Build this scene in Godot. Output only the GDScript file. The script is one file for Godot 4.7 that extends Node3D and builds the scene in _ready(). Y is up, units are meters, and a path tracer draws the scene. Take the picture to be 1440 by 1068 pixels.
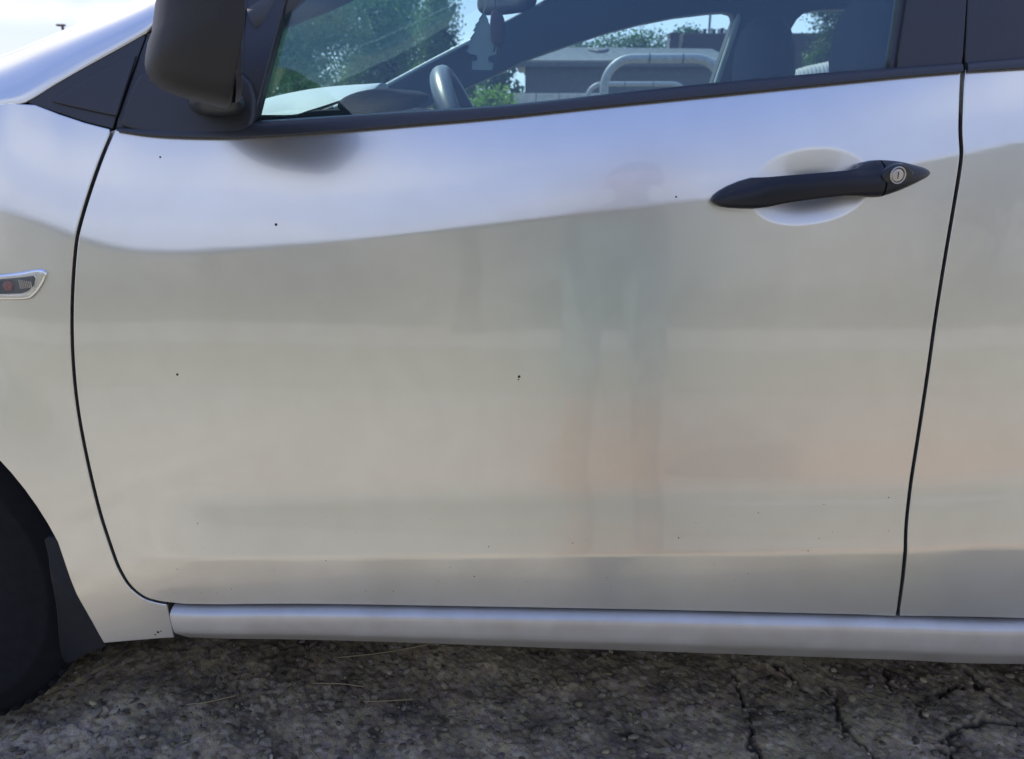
extends Node3D
# A silver hatchback seen from its left side. x runs along the car (front at -x), y is up, the near body side lies round z = 0.

const F := 1082.0            # focal length in pixels of the 1440 x 1068 photograph
const EYE := Vector3(0.0, 1.0, 0.93)
var cam_basis := Basis.from_euler(Vector3(deg_to_rad(-20.0), deg_to_rad(1.5), 0.0))
var rng := RandomNumberGenerator.new()
var names := {}
var M := {}
# heights along the car, every centimetre from x = -2.4: waist line, character line, lower crease
var lut_belt := PackedFloat32Array()
var lut_crease := PackedFloat32Array()
var lut_low := PackedFloat32Array()
var grip_at := Vector2(0.37, 0.9)
var axle_front := Vector2(-1.005, 0.312)
var pillar_tops := PackedVector3Array()


class MB:
	var v := PackedVector3Array()
	var n := PackedVector3Array()
	var c := PackedColorArray()
	var uv := PackedVector2Array()
	var ix := PackedInt32Array()

	func add(p: Vector3, nn := Vector3.ZERO, col := Color.WHITE, t := Vector2.ZERO) -> int:
		v.append(p); n.append(nn); c.append(col); uv.append(t)
		return v.size() - 1

	# a triangle turned so that its front agrees with the normals of its corners
	func tri(a: int, b: int, d: int) -> void:
		var g := (v[d] - v[a]).cross(v[b] - v[a])
		if g.dot(n[a] + n[b] + n[d]) < 0.0:
			ix.append(a); ix.append(d); ix.append(b)
		else:
			ix.append(a); ix.append(b); ix.append(d)

	func raw(a: int, b: int, d: int) -> void:
		ix.append(a); ix.append(b); ix.append(d)

	# turns raw triangles outwards (a closed shape) and works out the normals of vertices from index «first» on
	func close(first := 0, ifirst := 0) -> void:
		var vol := 0.0
		var mid := Vector3.ZERO
		for i in range(first, v.size()):
			mid += v[i]
		mid /= maxf(1.0, v.size() - first)
		for k in range(ifirst, ix.size(), 3):
			vol += (v[ix[k]] - mid).dot((v[ix[k + 1]] - mid).cross(v[ix[k + 2]] - mid))
		if vol > 0.0:
			for k in range(ifirst, ix.size(), 3):
				var t := ix[k + 1]
				ix[k + 1] = ix[k + 2]
				ix[k + 2] = t
		for i in range(first, v.size()):
			n[i] = Vector3.ZERO
		for k in range(ifirst, ix.size(), 3):
			var g := (v[ix[k + 2]] - v[ix[k]]).cross(v[ix[k + 1]] - v[ix[k]])
			for j in 3:
				n[ix[k + j]] += g
		for i in range(first, v.size()):
			n[i] = n[i].normalized() if n[i].length_squared() > 1e-20 else Vector3.UP

	# rings of points joined into a skin
	func loft(rings: Array, cap0 := true, cap1 := true, closed := true, col := Color.WHITE) -> MB:
		var first := v.size()
		var ifirst := ix.size()
		var m: int = rings[0].size()
		for r in rings:
			for p in r:
				add(p, Vector3.ZERO, col)
		for i in rings.size() - 1:
			for j in (m if closed else m - 1):
				var a := first + i * m + j
				var b := first + i * m + (j + 1) % m
				raw(a, b, b + m)
				raw(a, b + m, a + m)
		for e in 2:
			if not [cap0, cap1][e]:
				continue
			var r: PackedVector3Array = rings[0 if e == 0 else rings.size() - 1]
			var mid := Vector3.ZERO
			for p in r:
				mid += p
			var k := add(mid / m, Vector3.ZERO, col)
			var s := v.size()
			for p in r:
				add(p, Vector3.ZERO, col)
			for j in m:
				if e == 0:
					raw(k, s + (j + 1) % m, s + j)
				else:
					raw(k, s + j, s + (j + 1) % m)
		close(first, ifirst)
		return self

	func tube(path: PackedVector3Array, radius, sides := 10, caps := true, squash := 1.0, col := Color.WHITE) -> MB:
		var rings := []
		var up := Vector3.UP
		for i in path.size():
			var d := (path[mini(i + 1, path.size() - 1)] - path[maxi(i - 1, 0)]).normalized()
			if absf(d.dot(up)) > 0.98:
				up = Vector3.BACK if absf(d.z) < 0.9 else Vector3.RIGHT
			var a := d.cross(up).normalized()
			var b := a.cross(d).normalized()
			up = b
			var rad: float = radius[i] if radius is Array or radius is PackedFloat32Array else radius
			var r := PackedVector3Array()
			for j in sides:
				var t := TAU * j / sides
				r.append(path[i] + a * cos(t) * rad + b * sin(t) * rad * squash)
			rings.append(r)
		return loft(rings, caps, caps, true, col)

	# a profile of (radius, along) turned about an axis
	func lathe(profile: PackedVector2Array, at: Vector3, axis: Vector3, sides := 32, caps := false, col := Color.WHITE) -> MB:
		var a := axis.cross(Vector3.UP if absf(axis.y) < 0.9 else Vector3.RIGHT).normalized()
		var b := axis.cross(a).normalized()
		var rings := []
		for p in profile:
			var r := PackedVector3Array()
			for j in sides:
				var t := TAU * j / sides
				r.append(at + axis * p.y + (a * cos(t) + b * sin(t)) * p.x)
			rings.append(r)
		return loft(rings, caps, caps, true, col)

	# a box with chamfered edges, flat faces
	func box(at: Vector3, size: Vector3, bevel := 0.004, turn := Basis.IDENTITY, col := Color.WHITE) -> MB:
		var h := size / 2.0
		var k := minf(bevel, minf(h.x, minf(h.y, h.z)) * 0.6)
		var pts := PackedVector3Array()
		for sx in [-1, 1]:
			for sy in [-1, 1]:
				for sz in [-1, 1]:
					pts.append(Vector3(sx * h.x, sy * (h.y - k), sz * (h.z - k)))
					pts.append(Vector3(sx * (h.x - k), sy * h.y, sz * (h.z - k)))
					pts.append(Vector3(sx * (h.x - k), sy * (h.y - k), sz * h.z))
		var id := func(sx: int, sy: int, sz: int, w: int) -> Vector3: return pts[(sx * 4 + sy * 2 + sz) * 3 + w]
		var faces := []
		for s in 2:
			faces.append([id.call(s, 0, 0, 0), id.call(s, 1, 0, 0), id.call(s, 1, 1, 0), id.call(s, 0, 1, 0)])
			faces.append([id.call(0, s, 0, 1), id.call(1, s, 0, 1), id.call(1, s, 1, 1), id.call(0, s, 1, 1)])
			faces.append([id.call(0, 0, s, 2), id.call(1, 0, s, 2), id.call(1, 1, s, 2), id.call(0, 1, s, 2)])
			for t in 2:
				faces.append([id.call(s, t, 0, 0), id.call(s, t, 1, 0), id.call(s, t, 1, 1), id.call(s, t, 0, 1)])
				faces.append([id.call(s, 0, t, 0), id.call(s, 1, t, 0), id.call(s, 1, t, 2), id.call(s, 0, t, 2)])
				faces.append([id.call(0, s, t, 1), id.call(1, s, t, 1), id.call(1, s, t, 2), id.call(0, s, t, 2)])
				for u in 2:
					faces.append([id.call(s, t, u, 0), id.call(s, t, u, 1), id.call(s, t, u, 2)])
		for f in faces:
			var mid := Vector3.ZERO
			for p in f:
				mid += p
			var g: Vector3 = (f[1] - f[0]).cross(f[2] - f[0]).normalized()
			if g.dot(mid) < 0.0:
				g = -g
			var s := v.size()
			for p in f:
				add(at + turn * p, turn * g, col)
			tri(s, s + 1, s + 2)
			if f.size() == 4:
				tri(s, s + 2, s + 3)
		return self

	# a flat face given by its corners in order; «out» is the side it shows
	func face(corners: Array, out: Vector3, col := Color.WHITE) -> MB:
		var g: Vector3 = (corners[1] - corners[0]).cross(corners[2] - corners[0]).normalized()
		if g.dot(out) < 0.0:
			g = -g
		var s := v.size()
		for p in corners:
			add(p, g, col)
		for k in range(1, corners.size() - 1):
			tri(s, s + k, s + k + 1)
		return self

	func mesh() -> ArrayMesh:
		var a := []
		a.resize(Mesh.ARRAY_MAX)
		a[Mesh.ARRAY_VERTEX] = v
		a[Mesh.ARRAY_NORMAL] = n
		a[Mesh.ARRAY_COLOR] = c
		a[Mesh.ARRAY_TEX_UV] = uv
		a[Mesh.ARRAY_INDEX] = ix
		var m := ArrayMesh.new()
		m.add_surface_from_arrays(Mesh.PRIMITIVE_TRIANGLES, a)
		return m


# ---------------------------------------------------------------- naming and measuring
func numbered(called: String, parent: Node) -> String:
	var key := str(parent.get_instance_id()) + called
	names[key] = names.get(key, -1) + 1
	return called if names[key] == 0 else "%s_%03d" % [called, names[key]]


func obj(called: String, shape, mat: Material, parent: Node = self) -> MeshInstance3D:
	var o := MeshInstance3D.new()
	o.name = numbered(called, parent)
	o.mesh = shape.mesh() if shape is MB else shape
	o.material_override = mat
	parent.add_child(o, true)
	return o


func tag(o: Node, label: String, category := "", group := "", kind := "") -> Node:
	o.set_meta("label", label)
	if category: o.set_meta("category", category)
	if group: o.set_meta("group", group)
	if kind: o.set_meta("kind", kind)
	return o


func thing(called: String, label: String, category: String, where := Vector3.ZERO, group := "") -> Node3D:
	var o := Node3D.new()
	o.name = numbered(called, self)
	o.position = where
	add_child(o, true)
	tag(o, label, category, group)
	return o


func part(called: String, parent: Node) -> Node3D:
	var o := Node3D.new()
	o.name = numbered(called, parent)
	parent.add_child(o, true)
	return o


func ray(px: float, py: float) -> Vector3:
	return cam_basis * Vector3((px - 720.0) / F, (534.0 - py) / F, -1.0)


# where a measured pixel of the photograph lies at the depth z
func at(px: float, py: float, z: float) -> Vector3:
	var r := ray(px, py)
	return EYE + r * ((z - EYE.z) / r.z)


func on(px: float, py: float, surface: Callable) -> Vector2:
	var z := 0.0
	var p := Vector3.ZERO
	for i in 7:
		p = at(px, py, z)
		z = surface.call(p.x, p.y)
	return Vector2(p.x, p.y)


func outline(list: Array, surface: Callable) -> PackedVector2Array:
	var out := PackedVector2Array()
	for i in range(0, list.size(), 2):
		out.append(on(list[i], list[i + 1], surface))
	return out


# a smooth curve through points, «k» steps to each span
func smooth(p: PackedVector2Array, k := 6) -> PackedVector2Array:
	var out := PackedVector2Array()
	for i in p.size() - 1:
		var a := p[maxi(i - 1, 0)]
		var d := p[mini(i + 2, p.size() - 1)]
		for j in k:
			out.append(p[i].cubic_interpolate(p[i + 1], a, d, float(j) / k))
	out.append(p[p.size() - 1])
	return out


func smooth3(p: PackedVector3Array, k := 6) -> PackedVector3Array:
	var out := PackedVector3Array()
	for i in p.size() - 1:
		for j in k:
			out.append(p[i].cubic_interpolate(p[i + 1], p[maxi(i - 1, 0)], p[mini(i + 2, p.size() - 1)], float(j) / k))
	out.append(p[p.size() - 1])
	return out


func reversed(p: PackedVector2Array) -> PackedVector2Array:
	var q := p.duplicate()
	q.reverse()
	return q


func table(p: PackedVector2Array) -> PackedFloat32Array:
	var out := PackedFloat32Array()
	var k := 0
	for i in 520:
		var x := -2.4 + i * 0.01
		while k < p.size() - 2 and x > p[k + 1].x:
			k += 1
		var w := p[k + 1].x - p[k].x
		var t := clampf((x - p[k].x) / w, 0.0, 1.0)
		var s0 := (p[k + 1].y - p[maxi(k - 1, 0)].y) / (p[k + 1].x - p[maxi(k - 1, 0)].x)
		var e := mini(k + 2, p.size() - 1)
		var s1 := (p[e].y - p[k].y) / (p[e].x - p[k].x)
		var t2 := t * t
		var t3 := t2 * t
		out.append((2 * t3 - 3 * t2 + 1) * p[k].y + (t3 - 2 * t2 + t) * w * s0 + (3 * t2 - 2 * t3) * p[k + 1].y + (t3 - t2) * w * s1)
	return out


func look(lut: PackedFloat32Array, x: float) -> float:
	var f := clampf((x + 2.4) * 100.0, 0.0, 518.0)
	var i := int(f)
	return lerpf(lut[i], lut[i + 1], f - i)


func ramp(t: float, w: float) -> float:
	if t <= -w:
		return 0.0
	if t >= w:
		return t
	return (t + w) * (t + w) / (4.0 * w)


# ---------------------------------------------------------------- the body side as a surface z = side(x, y)
func side(x: float, y: float) -> float:
	var d := y - look(lut_crease, x)
	var front := smoothstep(-0.56, -0.42, x)
	var low := y - look(lut_low, x)
	var z := -0.10 * d - 0.145 * ramp(d, lerpf(0.007, 0.003, smoothstep(-0.6, -0.15, x)))
	if d > 0.0:
		z -= 0.75 * d * d
	z += front * (0.118 * ramp(0.088 - low, 0.02) - 0.245 * ramp(-low, 0.004))
	z += (1.0 - front) * (0.10 * ramp(-0.02 - low, 0.08) - 0.20 * ramp(-low - 0.02, 0.03))
	z -= 0.035 * x * x
	if x < -0.75:
		z -= 0.16 * (x + 0.75) * (x + 0.75) + 0.5 * pow(maxf(0.0, -1.35 - x), 2.0)
	if x > 1.2:
		z -= 0.07 * (x - 1.2) * (x - 1.2)
	var ax := x - axle_front.x
	var ay := y - axle_front.y
	var rr := ax * ax + ay * ay
	if rr < 0.26:
		z += 0.006 * (1.0 - smoothstep(0.36, 0.50, sqrt(rr)))
	# the hollow behind the door handle
	var u := x - grip_at.x
	var w := y - grip_at.y
	if absf(u) < 0.10 and absf(w) < 0.085:
		var cu := u * 0.991 + w * 0.13
		var cw := w * 0.991 - u * 0.13
		var q := pow(pow(absf(cu) / 0.070, 2.2) + pow(absf(cw) / (0.046 if cw > 0.0 else 0.040), 2.2), 1.0 / 2.2)
		if q < 1.12:
			var cone := 1.0 - sqrt(q * q + 0.012)
			z -= lerpf(0.0100, 0.0095, smoothstep(-0.012, 0.012, cw)) * ramp(cone, 0.035) if cone > -0.1 else 0.0
	return z


func upper(x: float, y: float) -> float:       # the plane of windows and black trim above the waist line
	var b := look(lut_belt, x)
	var d := y - b
	return side(x, b) - 0.003 - 0.40 * d - 0.35 * d * absf(d)


func far_side(x: float, y: float) -> float:
	return -1.78 - side(x, y)


func surface_normal(f: Callable, x: float, y: float, e := 0.0015) -> Vector3:
	var zx: float = (f.call(x + e, y) - f.call(x - e, y)) / (2.0 * e)
	var zy: float = (f.call(x, y + e) - f.call(x, y - e)) / (2.0 * e)
	return Vector3(-zx, -zy, 1.0).normalized()


func steps(a: float, b: float, step: float, fine_a := 0.0, fine_b := 0.0, fine := 0.0) -> PackedFloat32Array:
	var out := PackedFloat32Array()
	var x := a
	while x < b:
		out.append(x)
		x += fine if fine > 0.0 and x > fine_a - step and x < fine_b else step
	out.append(b)
	return out


# a sheet on the surface f, cut out along a closed outline, with rounded edges that return inwards
func panel(poly: PackedVector2Array, f: Callable, sx := 0.01, sy := 0.005, depth := 0.018, lip := 0.0014, flip := false, fine := []) -> MB:
	var mb := MB.new()
	if Geometry2D.is_polygon_clockwise(poly):
		poly = reversed(poly)
	var lo := poly[0]
	var hi := poly[0]
	for p in poly:
		lo = lo.min(p)
		hi = hi.max(p)
	lo -= Vector2(0.0011, 0.0013)
	hi += Vector2(0.0012, 0.0011)
	var gx := steps(lo.x, hi.x, sx) if fine.is_empty() else steps(lo.x, hi.x, sx, fine[0], fine[1], fine[4])
	var gy := steps(lo.y, hi.y, sy) if fine.is_empty() else steps(lo.y, hi.y, sy, fine[2], fine[3], fine[4])
	var nx := gx.size() - 1
	var ny := gy.size() - 1
	var cut := {}
	for i in poly.size():
		var a := poly[i]
		var b := poly[(i + 1) % poly.size()]
		var k := int(ceil(a.distance_to(b) / (minf(sx, sy) * 0.25))) + 1
		for j in k + 1:
			var p := a.lerp(b, float(j) / k)
			cut[Vector2i(clampi(gx.bsearch(p.x) - 1, 0, nx - 1), clampi(gy.bsearch(p.y) - 1, 0, ny - 1))] = true
	var flipn := -1.0 if flip else 1.0
	var put := func(p: Vector2) -> int:
		return mb.add(Vector3(p.x, p.y, f.call(p.x, p.y)), surface_normal(f, p.x, p.y) * flipn)
	var ids := {}
	for i in nx:
		for j in ny:
			var cell := PackedVector2Array([Vector2(gx[i], gy[j]), Vector2(gx[i + 1], gy[j]), Vector2(gx[i + 1], gy[j + 1]), Vector2(gx[i], gy[j + 1])])
			if cut.has(Vector2i(i, j)):
				for piece in Geometry2D.intersect_polygons(cell, poly):
					var t := Geometry2D.triangulate_polygon(piece)
					var q := []
					for p in piece:
						q.append(put.call(p))
					for k in range(0, t.size(), 3):
						mb.tri(q[t[k]], q[t[k + 1]], q[t[k + 2]])
			elif Geometry2D.is_point_in_polygon((cell[0] + cell[2]) / 2.0, poly):
				var q := []
				for c in [Vector2i(i, j), Vector2i(i + 1, j), Vector2i(i + 1, j + 1), Vector2i(i, j + 1)]:
					if not ids.has(c):
						ids[c] = put.call(Vector2(gx[c.x], gy[c.y]))
					q.append(ids[c])
				mb.tri(q[0], q[1], q[2])
				mb.tri(q[0], q[2], q[3])
	if depth > 0.0:
		var edge := PackedVector2Array()
		for i in poly.size():
			var a := poly[i]
			var b := poly[(i + 1) % poly.size()]
			var k := maxi(1, int(a.distance_to(b) / 0.012))
			for j in k:
				edge.append(a.lerp(b, float(j) / k))
		var m := edge.size()
		var rows := [[], [], [], []]
		for i in m:
			var d := (edge[(i + 1) % m] - edge[(i + m - 1) % m]).normalized()
			var out := Vector3(d.y, -d.x, 0.0)
			var z: float = f.call(edge[i].x, edge[i].y)
			var p := Vector3(edge[i].x, edge[i].y, z)
			var nn := surface_normal(f, p.x, p.y) * flipn
			rows[0].append(mb.add(p, nn))
			rows[1].append(mb.add(p + out * lip * 0.7 - nn * lip * 0.3, (nn + out).normalized()))
			rows[2].append(mb.add(p + out * lip - nn * lip, out))
			rows[3].append(mb.add(p + out * lip - Vector3(0, 0, depth * flipn), out))
		for i in m:
			for r in 3:
				var a: int = rows[r][i]
				var b: int = rows[r][(i + 1) % m]
				var c: int = rows[r + 1][(i + 1) % m]
				var d: int = rows[r + 1][i]
				mb.tri(a, b, c)
				mb.tri(a, c, d)
	return mb


# a small raised or sunken thing with its own outline on a surface
func px_panel(list: Array, f: Callable, sx := 0.01, sy := 0.005, depth := 0.01, lip := 0.001, rounds := 0) -> MB:
	var o := outline(list, f)
	if rounds:
		o.append(o[0])
		o = smooth(o, rounds)
		o.remove_at(o.size() - 1)
	return panel(o, f, sx, sy, depth, lip)


# ---------------------------------------------------------------- materials
func lin(r: float, g: float, b: float, a := 1.0) -> Color:
	var c := Color(r, g, b).linear_to_srgb()
	c.a = a
	return c


func noise_tex(freq: float, lo: Color, hi: Color, size := 512, octaves := 4, kind := FastNoiseLite.TYPE_SIMPLEX_SMOOTH, seed_ := 1) -> NoiseTexture2D:
	var n := FastNoiseLite.new()
	n.noise_type = kind
	n.frequency = freq
	n.fractal_octaves = octaves
	n.seed = seed_
	var t := NoiseTexture2D.new()
	t.width = size
	t.height = size
	t.seamless = true
	t.noise = n
	var g := Gradient.new()
	g.set_color(0, lo)
	g.set_color(1, hi)
	t.color_ramp = g
	return t


func mat(called: String, color: Color, rough := 0.6, metal := 0.0, vc := false) -> StandardMaterial3D:
	var m := StandardMaterial3D.new()
	m.resource_name = called
	m.albedo_color = color
	m.roughness = rough
	m.metallic = metal
	m.vertex_color_use_as_albedo = vc
	M[called] = m
	return m


func worldly(m: StandardMaterial3D, per_metre: float) -> StandardMaterial3D:
	m.uv1_triplanar = true
	m.uv1_world_triplanar = true
	m.uv1_scale = Vector3.ONE * per_metre
	return m


func make_materials() -> void:
	var white := Color.WHITE
	var fine := noise_tex(0.08, Color(0.0, 0.0, 0.0), white, 512, 5)
	var blotch := noise_tex(0.012, Color(0.86, 0.86, 0.86), white, 512, 5, FastNoiseLite.TYPE_SIMPLEX_SMOOTH, 5)
	var cells := noise_tex(0.06, Color(0.35, 0.35, 0.35), white, 512, 3, FastNoiseLite.TYPE_CELLULAR, 8)
	var wear := noise_tex(0.02, Color(0.80, 0.80, 0.80), white, 512, 6, FastNoiseLite.TYPE_SIMPLEX_SMOOTH, 11)

	var m := mat("paint", lin(0.64, 0.635, 0.598), 0.29, 0.92)
	m.clearcoat_enabled = true
	m.clearcoat = 0.9
	m.clearcoat_roughness = 0.03
	m.albedo_texture = noise_tex(0.035, Color(0.975, 0.972, 0.967), white, 512, 6, FastNoiseLite.TYPE_SIMPLEX_SMOOTH, 61)
	worldly(m, 0.8)
	m = mat("black_trim", lin(0.022, 0.024, 0.030), 0.45)
	m = mat("textured_black", lin(0.022, 0.023, 0.028), 0.52)
	m.heightmap_enabled = true
	m.heightmap_texture = fine
	m.heightmap_scale = 0.02
	worldly(m, 14.0)
	m = mat("rubber", lin(0.013, 0.013, 0.016), 0.9)
	m.metallic_specular = 0.3
	m.albedo_texture = wear
	worldly(m, 4.0)
	mat("gap_black", lin(0.006, 0.006, 0.008), 0.8)
	mat("gloss_black", lin(0.012, 0.013, 0.016), 0.22)
	mat("chrome", lin(0.75, 0.75, 0.74), 0.18, 1.0)
	mat("steel", lin(0.42, 0.39, 0.35), 0.4, 1.0)
	mat("alloy", lin(0.5, 0.5, 0.51), 0.4, 0.9)
	mat("amber", lin(0.17, 0.03, 0.022), 0.4)
	m = mat("glass", lin(0.62, 0.90, 0.94, 0.02), 0.0)
	m.transparency = BaseMaterial3D.TRANSPARENCY_ALPHA
	m.refraction_enabled = true
	m.refraction_scale = 0.05
	m = mat("lens", lin(0.8, 0.8, 0.8, 0.08), 0.05)
	m.transparency = BaseMaterial3D.TRANSPARENCY_ALPHA
	m = mat("dash_plastic", lin(0.42, 0.45, 0.44), 0.42)
	m = mat("dark_plastic", lin(0.018, 0.018, 0.021), 0.5)
	m.albedo_texture = wear
	worldly(m, 6.0)
	m = mat("cabin_grey", lin(0.05, 0.055, 0.06), 0.7)
	m = mat("cloth_dark", lin(0.03, 0.032, 0.038), 0.9)
	m.heightmap_enabled = true
	m.heightmap_texture = fine
	m.heightmap_scale = 0.05
	worldly(m, 12.0)
	m = mat("leather", lin(0.10, 0.10, 0.105), 0.34)
	m = mat("ground", white, 0.92, 0.0, true)
	m.albedo_texture = noise_tex(0.05, Color(0.84, 0.83, 0.82), white, 1024, 6, FastNoiseLite.TYPE_SIMPLEX_SMOOTH, 21)
	m.heightmap_enabled = true
	m.heightmap_texture = fine
	m.heightmap_scale = 0.10
	worldly(m, 5.0)
	m = mat("stone", white, 0.85, 0.0, true)
	m.albedo_texture = blotch
	worldly(m, 20.0)
	m = mat("straw", lin(0.34, 0.27, 0.15), 0.8)
	m = mat("leaf", white, 0.6, 0.0, true)
	m.backlight_enabled = true
	m.backlight = Color(0.85, 1.0, 0.6)
	m = mat("bark", lin(0.10, 0.085, 0.07), 0.9)
	m.albedo_texture = cells
	worldly(m, 6.0)
	m = mat("brick", lin(0.09, 0.065, 0.06), 0.9)
	m.albedo_texture = noise_tex(0.12, Color(0.25, 0.25, 0.3), white, 512, 3, FastNoiseLite.TYPE_CELLULAR, 31)
	worldly(m, 0.9)
	m = mat("render_wall", lin(0.54, 0.53, 0.51), 0.9)
	m.albedo_texture = blotch
	worldly(m, 0.4)
	m = mat("slate_grey", lin(0.30, 0.30, 0.29), 0.8)
	m.albedo_texture = blotch
	worldly(m, 0.7)
	m = mat("shed_wall", lin(0.10, 0.095, 0.09), 0.9)
	m.albedo_texture = wear
	worldly(m, 0.8)
	m = mat("galvanised", lin(0.30, 0.31, 0.31), 0.55, 0.3)
	m.albedo_texture = wear
	worldly(m, 3.0)
	mat("dark_metal", lin(0.04, 0.04, 0.045), 0.6)
	m = mat("freshener_card", lin(0.13, 0.15, 0.17), 0.8)
	m.backlight_enabled = true
	m.backlight = Color(0.25, 0.3, 0.3)
	mat("pouch_cloth", lin(0.09, 0.045, 0.05), 0.9)
	m = mat("pane_dark", lin(0.03, 0.035, 0.04), 0.08)
	m = mat("door_paint", lin(0.34, 0.38, 0.38), 0.6)
	m = mat("concrete", lin(0.40, 0.39, 0.36), 0.9)
	m.albedo_texture = blotch
	worldly(m, 1.2)
	m = mat("sill_paint", lin(0.55, 0.54, 0.51), 0.52, 0.6)
	m.clearcoat_enabled = true
	m.clearcoat = 0.6
	m.clearcoat_roughness = 0.15
	m.albedo_texture = noise_tex(0.015, Color(0.90, 0.88, 0.85), white, 512, 5, FastNoiseLite.TYPE_SIMPLEX_SMOOTH, 41)
	worldly(m, 1.6)
	m = mat("mud_black", lin(0.013, 0.015, 0.021), 0.65)
	m.metallic_specular = 0.35
	m.albedo_texture = wear
	worldly(m, 5.0)
	m = mat("handle_black", lin(0.010, 0.011, 0.015), 0.38)
	m.metallic_specular = 0.38
	m.heightmap_enabled = true
	m.heightmap_texture = fine
	m.heightmap_scale = 0.008
	worldly(m, 16.0)
	m = mat("mirror_black", lin(0.018, 0.018, 0.020), 0.52)
	m.metallic_specular = 0.4
	m.heightmap_enabled = true
	m.heightmap_texture = fine
	m.heightmap_scale = 0.014
	worldly(m, 14.0)
	m = mat("clear_glass", lin(0.30, 0.66, 0.60, 0.08), 0.02)
	m.metallic_specular = 0.22
	m.backlight_enabled = true
	m.backlight = Color(0.10, 0.19, 0.165)

	m.transparency = BaseMaterial3D.TRANSPARENCY_ALPHA
	mat("lining", lin(0.045, 0.055, 0.065), 0.7)
	m = mat("grass", white, 0.95, 0.0, true)
	m = mat("skin", lin(0.45, 0.27, 0.20), 0.55)
	m = mat("jacket", lin(0.05, 0.05, 0.06), 0.9)
	m = mat("person_mix", white, 0.8, 0.0, true)
	m = mat("dash_body", lin(0.015, 0.016, 0.018), 0.95)
	m.metallic_specular = 0.2
	m = mat("foot_black", lin(0.011, 0.011, 0.013), 0.7)
	m.metallic_specular = 0.3
	mat("dirt", lin(0.03, 0.025, 0.02), 0.9)


# ---------------------------------------------------------------- sky
func make_sky() -> ImageTexture:
	var n := FastNoiseLite.new()
	n.seed = 4
	n.noise_type = FastNoiseLite.TYPE_SIMPLEX_SMOOTH
	n.frequency = 0.55
	n.fractal_octaves = 5
	n.fractal_gain = 0.5
	var w := 768
	var h := 384
	var im := Image.create(w, h, false, Image.FORMAT_RGBF)
	for j in h:
		var el := (0.5 - (j + 0.5) / h) * PI
		var s := maxf(0.0, sin(el))
		var deep := pow(clampf(s, 0.0, 1.0), 0.55)
		var base := Color(0.80, 0.84, 0.92).lerp(Color(0.13, 0.29, 0.86), deep)
		for i in w:
			if j > h / 2 + 4:
				im.set_pixel(i, j, Color(0.45, 0.45, 0.44))
				continue
			var a := ((i + 0.5) / w - 0.5) * TAU
			var d := Vector3(sin(a) * cos(el), s, -cos(a) * cos(el))
			var q := 2.2 / (s + 0.22)
			var v := n.get_noise_3d(d.x * q + 3.1, d.z * q - 1.7, 0.4 * s)
			var cloud := smoothstep(-0.10, 0.42, v) * 0.85
			var c := base.lerp(Color(1.12, 1.14, 1.18), cloud)
			im.set_pixel(i, j, c)
	return ImageTexture.create_from_image(im)


func _ready() -> void:
	rng.seed = 7
	var cam := Camera3D.new()
	cam.name = "camera"
	cam.position = EYE
	cam.basis = cam_basis
	cam.fov = rad_to_deg(2.0 * atan(534.0 / F))
	cam.near = 0.02
	cam.far = 600.0
	var lens := CameraAttributesPhysical.new()
	lens.frustum_focal_length = 24.31
	lens.frustum_focus_distance = 1.02
	lens.frustum_near = 0.02
	lens.frustum_far = 600.0
	lens.exposure_aperture = 8.0
	cam.attributes = lens
	cam.fov = rad_to_deg(2.0 * atan(534.0 / F))
	add_child(cam)
	cam.current = true
	var env := Environment.new()
	env.background_mode = Environment.BG_SKY
	env.sky = Sky.new()
	var sm := PanoramaSkyMaterial.new()
	sm.panorama = make_sky()
	env.sky.sky_material = sm
	env.background_energy_multiplier = 0.9
	env.tonemap_mode = Environment.TONE_MAPPER_LINEAR
	env.tonemap_exposure = 1.46
	env.sdfgi_enabled = true
	env.ssao_enabled = true
	env.ssil_enabled = true
	var we := WorldEnvironment.new()
	we.name = "world_environment"
	we.environment = env
	add_child(we)
	var sun := DirectionalLight3D.new()
	sun.name = "sun"
	sun.light_color = Color(1.0, 0.95, 0.87)
	sun.light_energy = 1.3
	sun.light_angular_distance = 0.5
	sun.shadow_enabled = true
	add_child(sun)
	sun.look_at_from_position(Vector3(-0.43, 0.80, -0.505) * 30.0, Vector3.ZERO)

	make_materials()
	measure()
	ground()
	behind_the_car()
	behind_the_camera()
	car()
	hanging_things()
	ground_details()


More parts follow.
